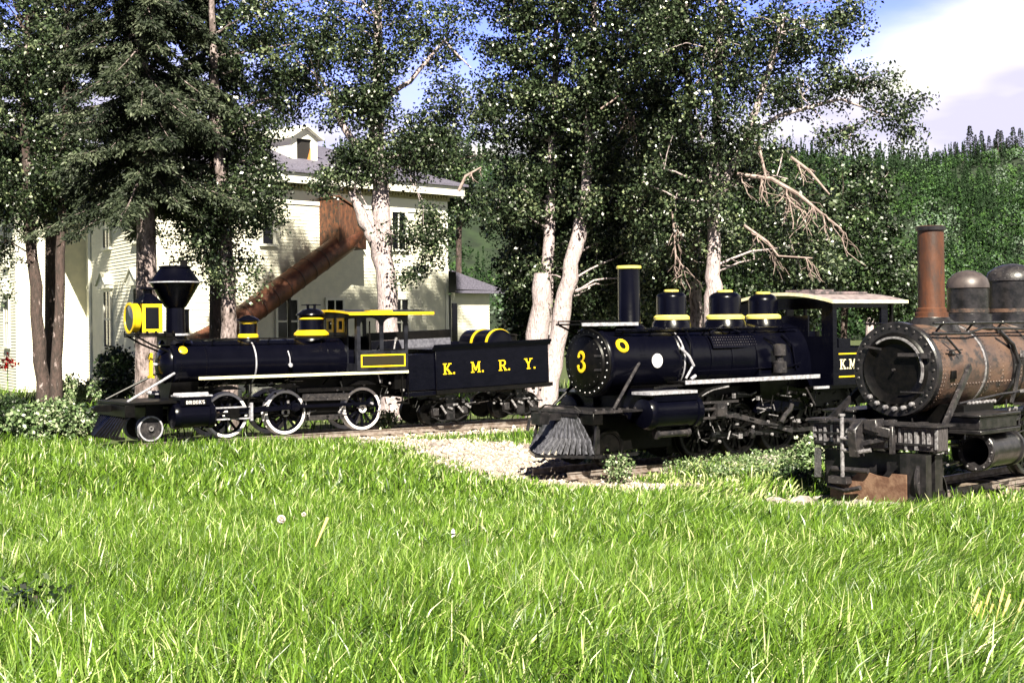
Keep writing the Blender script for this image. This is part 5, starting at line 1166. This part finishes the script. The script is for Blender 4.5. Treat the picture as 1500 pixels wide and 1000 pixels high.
tree('poplar_tree', 'thick forked poplar with peeling pale trunk behind the domes of the number 3 locomotive', [
    [G(1045, 640, 36, .26), P(1046, 450, 36, .22), P(1046, 390, 36, .18), P(1046, 250, 36, .13), P(1052, 120, 36.1, .10), P(1058, -40, 36.2, .08)],
    [P(1046, 300, 36, .12), P(1080, 230, 35.8, .10), P(1115, 140, 35.6, .08), P(1150, 20, 35.6, .05)],
    [P(1085, 210, 35.8, .07), P(1140, 170, 35.5, .055), P(1230, 145, 35.2, .04), P(1300, 170, 35, .02)]],
     [B(1048, 150, 35.4, 45, 110, .35, 46), B(1046, 300, 35.5, 40, 45, .3, 16), B(1100, 200, 35.2, 40, 40, .4, 14), B(1000, 60, 36.4, 90, 80, 2, 110), B(1100, 60, 36, 90, 70, 1.8, 85), B(1050, -60, 36.3, 170, 60, 2.2, 90), B(1190, 50, 35.6, 75, 45, 1.3, 40), B(1150, 140, 35.6, 95, 35, 1.2, 44), B(1250, 115, 35.2, 75, 22, .9, 22), B(1300, 160, 35, 40, 30, .7, 13), B(1230, 20, 35.6, 55, 30, 1, 18), B(1335, 150, 35, 22, 12, .4, 4), B(1000, 250, 36.6, 70, 80, 1.3, 70), B(1000, 350, 36.8, 70, 70, 1.2, 60), B(1110, 250, 36.6, 90, 50, 1.0, 46), B(1150, 360, 36.8, 70, 60, 1.0, 60), B(1225, 200, 35.4, 60, 20, .8, 12), B(1330, 190, 35.1, 20, 22, .5, 6)], 27, bark_pale, group=LG, nlimb=44, per=70, leaf=.064)
tree('poplar_tree', 'slim pale poplar stem among the leaves left of the thick forked trunk', [[G(1020, 640, 38, .2), P(1018, 400, 38, .17), P(1012, 240, 38, .12), P(1006, 80, 38, .08), P(1004, -60, 38, .04), P(1000, -380, 38, .02)]],
     [B(990, -240, 38, 90, 150, 1.8, 90), B(960, 150, 38.5, 70, 90, 1.6, 130), B(960, 20, 38.6, 70, 80, 1.6, 90), B(960, 300, 38.8, 60, 80, 1.3, 90), B(970, 420, 39, 50, 50, 1, 60)], 28, bark_mix, group=LG, per=75)
tree('poplar_tree', 'small slim pale-stemmed poplar far behind the roof of the number 3 cab', [[G(1273, 560, 60, .2), P(1275, 430, 60, .17), P(1276, 370, 60, .12), P(1276, 300, 60, .07)]],
     [B(1276, 300, 60, 40, 70, 1.5, 60), B(1240, 380, 60, 40, 40, 1.4, 40), B(1310, 390, 60.5, 40, 40, 1.2, 40)], 29, bark_pale, group=LG, lm=bushm, per=78, leaf=.12)
# bushy willows filling the space behind
WG = 'leafy bushes behind the trains'
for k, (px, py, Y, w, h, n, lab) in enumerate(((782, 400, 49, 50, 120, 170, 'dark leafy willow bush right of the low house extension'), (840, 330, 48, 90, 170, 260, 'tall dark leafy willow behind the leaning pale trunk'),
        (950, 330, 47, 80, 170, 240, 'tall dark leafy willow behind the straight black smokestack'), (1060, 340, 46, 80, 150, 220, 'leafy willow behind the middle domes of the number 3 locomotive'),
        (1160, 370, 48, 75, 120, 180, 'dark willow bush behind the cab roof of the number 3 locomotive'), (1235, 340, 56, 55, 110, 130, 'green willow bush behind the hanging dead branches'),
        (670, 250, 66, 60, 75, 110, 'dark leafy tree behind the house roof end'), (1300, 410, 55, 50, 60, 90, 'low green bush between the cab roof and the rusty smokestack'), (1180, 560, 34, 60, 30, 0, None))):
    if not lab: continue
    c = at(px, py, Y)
    tree('willow_bush', lab, [[G(px, 600, Y, .16), P(px + 4, py + h * .4, Y, .12), P(px - 4, py - h * .3, Y, .06)]], [B(px, py, Y, w, h, 1.8, n), B(px, py + h * .6, Y, w * .8, h * .5, 1.4, n // 3)], 40 + k, bark_dapple, bushm if k in (0, 1, 3) or k > 4 else leafm, .10, 60, (.35, .6), WG, 16, True, cat='bush')

# dead hanging branches of the forked poplar
def dead_branch(name, label, main, seed, n1, fall=1.0, spread=.6):
    R = random.Random(seed); m = MB(); base = Vector(main[0][:3])
    T = None
    P0 = [Vector(p[:3]) - base for p in main]; m.tube(P0, [p[3] for p in main], 8)
    for k in range(n1):
        i = R.randrange(1, len(P0)); a = P0[i - 1].lerp(P0[i], R.random()); L = R.uniform(.5, 1.3) * fall
        b = a + Vector((R.uniform(-.15, 1) * spread * L, R.uniform(-.3, .3), -L * R.uniform(.4, 1)))
        pts, rs = limb(R, a, b, .022, .009, 5, .25); m.tube(pts, rs, 5)
        for q in range(4):
            c = pts[R.randrange(1, 5)]; d = c + Vector((R.uniform(-.3, .5), R.uniform(-.2, .2), -R.uniform(.1, .6))) * fall; p2, r2 = limb(R, c, d, .011, .005, 3, .3); m.tube(p2, r2, 4)
    o = m.build(name, deadwood, None); o.location = base
    return tag(o, label, 'branch', 'bare dead branches hanging from the poplars')
dead_branch('dead_branch', 'large bleached dead branch arching down to the right over the number 3 cab', [P(1080, 255, 35.4, .05), P(1130, 262, 35.2, .055), P(1170, 285, 35, .05), P(1200, 310, 35, .035), P(1232, 335, 35, .02)], 1, 14)
dead_branch('dead_branch', 'bleached dead branch bending down from the fork of the thick poplar', [P(1088, 196, 35.3, .05), P(1112, 215, 35.2, .045), P(1122, 260, 35.2, .03)], 2, 3, .6)
dead_branch('dead_branch', 'short bleached dead branch pointing down right above the arching one', [P(1158, 230, 35, .04), P(1185, 250, 35, .04), P(1215, 285, 35, .02)], 3, 3, .6)
dead_branch('dead_branch', 'low thin dead branch nearly touching the cab roof of the number 3 locomotive', [P(1090, 330, 35.2, .035), P(1125, 355, 35, .035), P(1140, 375, 35, .025), P(1190, 378, 35, .015)], 4, 6, .7)
dead_branch('dead_branch', 'dead drooping twigs hanging just left of the first dome of the number 3 locomotive', [P(985, 310, 36, .03), P(988, 345, 36, .03), P(990, 380, 36, .02)], 5, 7, .8, .3)
dead_branch('dead_branch', 'dead drooping branch high above the straight black smokestack', [P(880, 160, 38, .03), P(905, 142, 38, .035), P(925, 165, 38, .03), P(932, 200, 38, .02)], 6, 6, .8, .3)
dead_branch('dead_branch', 'curved pale dead branch at the right end of the house eave', [P(672, 280, 38.8, .045), P(682, 258, 38.8, .04), P(705, 245, 38.8, .02)], 7, 2, .3)
dead_branch('dead_branch', 'pale dead branch caught in the spruce at the upper left', [P(125, 75, 37, .035), P(140, 95, 37, .04), P(150, 120, 37, .03), P(200, 110, 37, .02)], 8, 5, .6)

# spruces
def spruce(label, px, ground_y, Y, ztop, zlow, rlow, seed, n=170, rtrunk=.3, bark=bark_dapple, group='spruces at the left', dense=26, bottom=None, name='spruce_tree'):
    R = random.Random(seed); r = np.random.default_rng(seed); g0 = at(px, ground_y, Y); base = Vector((g0.x, g0.y, float(gh(g0.x, g0.y)) - .05))
    T = thing(name, label, 'tree', base, 0, group)
    m = MB(); m.tube([(0, 0, 0), (.02, 0, ztop * .3), (-.03, .02, ztop * .6), (0, 0, ztop)], [rtrunk * 1.15, rtrunk * .85, rtrunk * .5, .03], 12); tr = m.build('trunk', bark, T)
    br = MB(); CC = []; DD = []; TT = []
    for k in range(n):
        f = (k + R.random()) / n; z = zlow + (ztop - zlow) * f ** 1.05; L = (rlow * (1 - f) ** .6 + .25) * R.uniform(.45, 1.1); dr = R.uniform(.25, .8); a = R.uniform(0, 2 * math.pi)
        d = Vector((math.cos(a), math.sin(a), 0)); pts = []; ns = 7
        for j in range(ns + 1):
            t = j / ns; pts.append(Vector((0, 0, z)) + d * L * t + Vector((0, 0, -L * (dr * t + .12 * t * t - .14 * t ** 3)))); 
        br.tube(pts, [.03 * (1 - .85 * j / ns) for j in range(ns + 1)], 4, False)
        tb = R.gauss(.5, .16)
        m_ = int(dense * L)
        for q in range(m_):
            t = R.uniform(.10, 1) ; i = min(ns - 1, int(t * ns)); p = pts[i].lerp(pts[i + 1], t * ns - i)
            side = Vector((-d.y, d.x, 0)) * R.choice((-1, 1)); l2 = .38 * L * (1.05 - t * .75) * R.uniform(.3, 1)
            dir_ = (d * .8 + side * .8 + Vector((0, 0, -.5))).normalized()
            for e_ in range(3):
                s = l2 * (e_ + 1) / 3; c = p + dir_ * s + Vector((0, 0, -.1 * s)); CC.append(tuple(c)); DD.append(tuple(dir_ + Vector((R.gauss(0, .35), R.gauss(0, .35), R.gauss(-.25, .25))))); TT.append(tb)
    br.build('limb', bark, tr)
    C = np.repeat(np.array(CC), 3, 0); D = np.repeat(np.array(DD), 3, 0); n2 = len(C); C = C + r.normal(0, .05, (n2, 3)); D = D + r.normal(0, .35, (n2, 3)); D /= np.linalg.norm(D, axis=1)[:, None]
    W = r.normal(size=(n2, 3)); W -= D * (W * D).sum(1)[:, None]; W /= np.linalg.norm(W, axis=1)[:, None]
    L = r.uniform(.08, .19, n2)[:, None]; w = r.uniform(.016, .03, n2)[:, None]
    V = np.stack([C, C + D * L * .5 + W * w, C + D * L, C + D * L * .5 - W * w], 1).reshape(-1, 3)
    tone = np.clip(np.repeat(np.repeat(np.array(TT), 3), 4) + np.repeat(r.normal(0, .18, n2), 4), 0, 1)
    np_mesh('crown', V, np.arange(n2 * 4).reshape(-1, 4), needlem, tone, T)
    return T
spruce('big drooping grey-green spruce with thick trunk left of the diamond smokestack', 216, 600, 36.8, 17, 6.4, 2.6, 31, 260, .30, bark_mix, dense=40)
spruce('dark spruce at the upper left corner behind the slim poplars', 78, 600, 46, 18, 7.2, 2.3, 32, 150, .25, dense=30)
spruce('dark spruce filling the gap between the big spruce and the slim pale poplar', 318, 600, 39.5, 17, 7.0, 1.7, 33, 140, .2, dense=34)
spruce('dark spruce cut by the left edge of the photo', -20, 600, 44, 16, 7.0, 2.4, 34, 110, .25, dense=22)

# shrubs
def shrub(label, px, py, Y, w, h, n, seed, lm=shrubm, leaf=.07, per=45):
    g0 = at(px, py, Y); z = float(gh(g0.x, g0.y)); s = Y / F
    stems = []
    R = random.Random(seed)
    for k in range(5): stems.append([(g0.x + R.uniform(-.1, .1), Y + R.uniform(-.1, .1), z - .03, .02), (g0.x + R.uniform(-.6, .6) * w * s, Y + R.uniform(-.3, .3), z + h * s * R.uniform(.9, 1.6), .008)])
    return tree('shrub', label, stems, [(g0.x, Y, z + h * s * .9, w * s, min(.8, w * s), h * s * .95, n)], seed, bark_dapple, lm, leaf, per, (.12, .3), 'shrubs around the house and trains', 8, False, cat='shrub')
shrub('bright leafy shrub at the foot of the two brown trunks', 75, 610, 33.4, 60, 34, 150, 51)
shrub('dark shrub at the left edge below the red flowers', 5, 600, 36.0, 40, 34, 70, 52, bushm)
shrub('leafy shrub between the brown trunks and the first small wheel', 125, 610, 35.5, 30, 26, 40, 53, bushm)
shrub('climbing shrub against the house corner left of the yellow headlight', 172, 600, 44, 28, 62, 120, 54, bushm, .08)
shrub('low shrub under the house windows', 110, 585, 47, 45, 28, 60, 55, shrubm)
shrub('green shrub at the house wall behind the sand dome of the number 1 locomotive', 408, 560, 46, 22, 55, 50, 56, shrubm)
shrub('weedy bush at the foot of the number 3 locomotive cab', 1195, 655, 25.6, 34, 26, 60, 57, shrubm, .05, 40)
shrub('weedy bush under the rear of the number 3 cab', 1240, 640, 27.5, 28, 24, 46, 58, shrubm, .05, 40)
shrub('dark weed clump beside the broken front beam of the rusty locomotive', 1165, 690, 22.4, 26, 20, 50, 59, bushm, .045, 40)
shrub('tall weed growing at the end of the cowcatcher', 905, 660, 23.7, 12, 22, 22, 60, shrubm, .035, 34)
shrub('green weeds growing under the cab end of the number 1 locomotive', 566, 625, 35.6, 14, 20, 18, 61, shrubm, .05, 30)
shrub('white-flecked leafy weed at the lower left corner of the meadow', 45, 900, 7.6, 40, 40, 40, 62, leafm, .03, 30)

# red flowers, dandelions
r_ = np.random.default_rng(3); c = at(11, 531, 46); V, Fq, tn = leaves(r_.normal(0, .1, (16, 3)) * np.array([.8, .8, 1.5]), np.full(16, .1), 12, .06, r_)
o = np_mesh('red_flowers', V, Fq, petal_red, tn); o.location = c; tag(o, 'small bunch of bright red flowers in front of the house at the left edge', 'flowers')
m_ = MB(); m_.tube([(c.x, c.y, -.2), (c.x, c.y, c.z)], .015, 6); m_.v = [(x - c.x, y - c.y, z - c.z) for x, y, z in m_.v]; m_.build('stem', stemm, o)
def dandelion(px, py, Y, r, label):
    h = at(px, py, Y); z = float(gh(h.x, h.y)); T = thing('dandelion', label, 'flower', (h.x, h.y, z), 0, 'dandelion clocks in the grass')
    m = MB(); m.tube([(0, 0, 0), (.01, 0, (h.z - z) * .5), (0, 0, h.z - z)], .004, 6); m.build('stem', stemm, T)
    R = np.random.default_rng(int(px)); n = 260; d = R.normal(size=(n, 3)); d /= np.linalg.norm(d, axis=1)[:, None]; c = np.array([0, 0, h.z - z]); w = np.cross(d, R.normal(size=(n, 3))); w /= np.linalg.norm(w, axis=1)[:, None]; w *= r * .14
    V = np.stack([c + d * r * .3 - w * .3, c + d * r - w, c + d * r + w, c + d * r * .3 + w * .3], 1).reshape(-1, 3); np_mesh('seed_head', V, np.arange(n * 4).reshape(-1, 4), fluff, None, T)
dandelion(412, 760, 9.2, .028, 'larger white dandelion clock standing in the meadow')
dandelion(445, 753, 9.6, .016, 'smaller white dandelion clock just right of the larger one')
m_ = MB(); a = at(462, 800, 9.0); b_ = at(480, 758, 9.1); m_.tube([(0, 0, 0), tuple(b_ - a)], [.004, .012], 6); m_.build('seed_stalk', strawm).location = a
tag(bpy.data.objects['seed_stalk'], 'dry yellow seed stalk leaning right beside the dandelion clocks', 'stalk')
a = at(665, 778, 8.9); r_ = np.random.default_rng(9); V, Fq, tn = leaves(np.zeros((1, 3)), np.array([.02]), 3, .028, r_); o = np_mesh('dry_leaf', V, Fq, fluff, tn); o.location = a; tag(o, 'pale dry leaf lying on top of the meadow grass', 'leaf')
R_ = random.Random(2)
for k in range(9):
    px = 1400 + k * 9 + R_.uniform(-5, 5); a = at(px - 8, 960, 7.0); b_ = at(px + R_.uniform(12, 30), 870 + R_.uniform(-10, 25), 7.05); m_ = MB(); d = b_ - a; m_.tube([(0, 0, -.15), tuple(d * .6), tuple(d)], [.0025, .0025, .004], 5); m_.tube([tuple(d * .8), tuple(d * 1.02)], [.007, .005], 6)
    o = m_.build('seed_stalk', strawm); o.location = a; tag(o, 'dry straw-coloured seed stalk bending right in the lower right of the meadow', 'stalk', 'straw-coloured stalks at the lower right')

# ------------------------------------------------------------------ wooded hill
def hz(x, y):
    x = np.asarray(x, float); y = np.asarray(y, float)
    ridge = np.interp(x, [-400, -18, 64, 97, 114, 132, 300], [50, 48, 46, 43.5, 44, 47, 56]) - 1
    t = ss(190, 370, y); t2 = (y - 190) / 180
    z = ridge * np.clip(.45 * t + .55 * np.clip(t2, 0, 1), 0, 1) + (2.2 * np.sin(x * .07 + y * .05) + 1.6 * np.sin(x * .16 - y * .08)) * np.sin(np.pi * np.clip(t2, 0, 1)) - .3
    return np.where(y > 370, z - (y - 370) * .12, z)
hm = mat('hill_floor', (.006, .014, .005), .95, col2=(.015, .03, .010), nscale=.3)
h = grid('hill', np.linspace(-420, 520, 120), np.linspace(188, 640, 90), hz, hm); tag(h, kind='structure')
def forest():
    r = np.random.default_rng(12); n = 9200
    y = r.uniform(188, 372, n); px = r.uniform(-300, 1700, n); x = (px - 750) / F * y
    k = (px > 1120) | (r.random(n) < np.where(px < 420, .5, .22)); x, y = x[k], y[k]; n = len(x)
    z = hz(x, y); fld = np.sin(x * .11 + 2 * np.sin(y * .045)) + .8 * np.sin(x * .31 - y * .09 + 1) + .5 * np.sin(x * .7 + y * .23)
    kind = r.random(n) + .26 * fld - .3 * ss(300, 365, y)
    allV, allT = [], []
    for i in range(n):
        conif = kind[i] < .42; grey = kind[i] > 1.0
        Ht = (r.uniform(4.5, 8.5) if conif else r.uniform(3.0, 5.6)) * (1 if y[i] < 335 else .65) * r.uniform(.75, 1.3); m = 95
        if conif:
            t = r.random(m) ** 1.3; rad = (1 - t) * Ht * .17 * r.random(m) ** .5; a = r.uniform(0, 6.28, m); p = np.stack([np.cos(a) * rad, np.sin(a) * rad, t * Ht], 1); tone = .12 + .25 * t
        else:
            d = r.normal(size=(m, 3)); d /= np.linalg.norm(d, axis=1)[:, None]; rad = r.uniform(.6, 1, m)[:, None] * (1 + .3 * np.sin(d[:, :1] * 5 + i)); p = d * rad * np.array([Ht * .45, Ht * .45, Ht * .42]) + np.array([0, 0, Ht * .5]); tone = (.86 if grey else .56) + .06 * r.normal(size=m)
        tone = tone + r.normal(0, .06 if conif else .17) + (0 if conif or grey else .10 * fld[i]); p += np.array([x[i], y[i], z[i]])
        out = np.stack([np.cos(a), np.sin(a), np.full(m, .25)], 1) if conif else d
        nn = out + r.normal(0, .35, (m, 3)); nn /= np.linalg.norm(nn, axis=1)[:, None]; tt = np.cross(nn, r.normal(size=(m, 3))); tt /= np.linalg.norm(tt, axis=1)[:, None]; bb = np.cross(nn, tt)
        s = (.20 if conif else .25) * r.uniform(.6, 1.4, m)[:, None]
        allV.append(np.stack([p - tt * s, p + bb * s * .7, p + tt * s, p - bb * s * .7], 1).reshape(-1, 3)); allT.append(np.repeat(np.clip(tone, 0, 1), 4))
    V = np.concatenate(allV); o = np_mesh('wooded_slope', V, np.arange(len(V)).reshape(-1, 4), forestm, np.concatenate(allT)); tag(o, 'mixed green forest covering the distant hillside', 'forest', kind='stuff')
forest()
def ridge_spruce(first, x, y, hgt, k):
    o = None
    if first is None:
        r = np.random.default_rng(77); T = thing('ridge_spruce', 'dark pointed spruce standing on the skyline of the wooded hill', 'tree', (0, 0, 0), 0, 'spruces on the hill skyline')
        m = MB(); m.tube([(0, 0, 0), (0, 0, 1)], [.02, .003], 6); m.build('trunk', bark_dapple, T)
        n = 700; t = r.random(n) ** 1.1; rad = (1 - t) ** .9 * .15 * r.random(n) ** .5 * (1 + .4 * np.sin(t * 50)); a = r.uniform(0, 6.28, n); p = np.stack([np.cos(a) * rad, np.sin(a) * rad, .08 + t * .92], 1); d = np.stack([np.cos(a), np.sin(a), np.full(n, -.4)], 1); w = np.cross(d, r.normal(size=(n, 3))); w /= np.linalg.norm(w, axis=1)[:, None]
        V = np.stack([p, p + d * .03 + w * .012, p + d * .055, p + d * .03 - w * .012], 1).reshape(-1, 3); np_mesh('crown', V, np.arange(n * 4).reshape(-1, 4), needlem, np.repeat(np.clip(r.normal(.15, .12, n), 0, 1), 4), T); o = T
    else:
        o = first.copy(); COL.objects.link(o)
        for ch in first.children:
            c = ch.copy(); COL.objects.link(c); c.parent = o
    o.location = (x, y, float(hz(x, y)) - .3); o.scale = (hgt * R_.uniform(.8, 1.2), hgt * R_.uniform(.8, 1.2), hgt); o.rotation_euler = (0, 0, R_.uniform(0, 6)); return o
first = None
for k, (px, hh) in enumerate(((1388, 5), (1402, 7), (1414, 6), (1424, 11), (1432, 8), (1441, 9), (1452, 7), (1460, 6), (1470, 8), (1478, 6), (1487, 9), (1497, 8), (1376, 4), (1362, 4), (1345, 5), (1330, 4), (1312, 5), (1290, 6), (1262, 5), (1240, 6), (1205, 7), (1170, 6), (1130, 6), (690, 7), (660, 6), (640, 8), (1446, 5), (1408, 4.5), (1492, 6), (1465, 9))):
    y = 366 + R_.uniform(-8, 2); q = ridge_spruce(first, (px - 750) / F * y, y, hh * .85, k); first = first or q

# low yellow-green weeds hiding the track edge of the third engine, and loose gravel-side tufts
def weeds():
    r = np.random.default_rng(31); n = 6500
    t = r.uniform(1.2, 6.4, n); v = -.55 - r.random(n) ** 1.2 * 2.2
    x = 1.325 + t * math.cos(A3) - v * math.sin(A3); y = 24.8 + t * math.sin(A3) + v * math.cos(A3)
    k = (y > 21.5) & (np.sin(x * 3.1) + np.sin(y * 4.3 + x) > -1.1); x, y = x[k], y[k]; n = len(x)
    z = gh(x, y) + r.uniform(0, .30, n) * (1 - .4 * r.random(n)); C = np.stack([x, y, z], 1)
    V, Fq, tone = leaves(C, np.full(n, .06), 3, .035, r, tone_base=np.full(n, .42))
    tag(np_mesh('weeds', V, Fq, shrubm, tone), 'low yellow-green weeds along the track in front of the number 3 locomotive wheels', 'weeds', kind='stuff')
weeds()
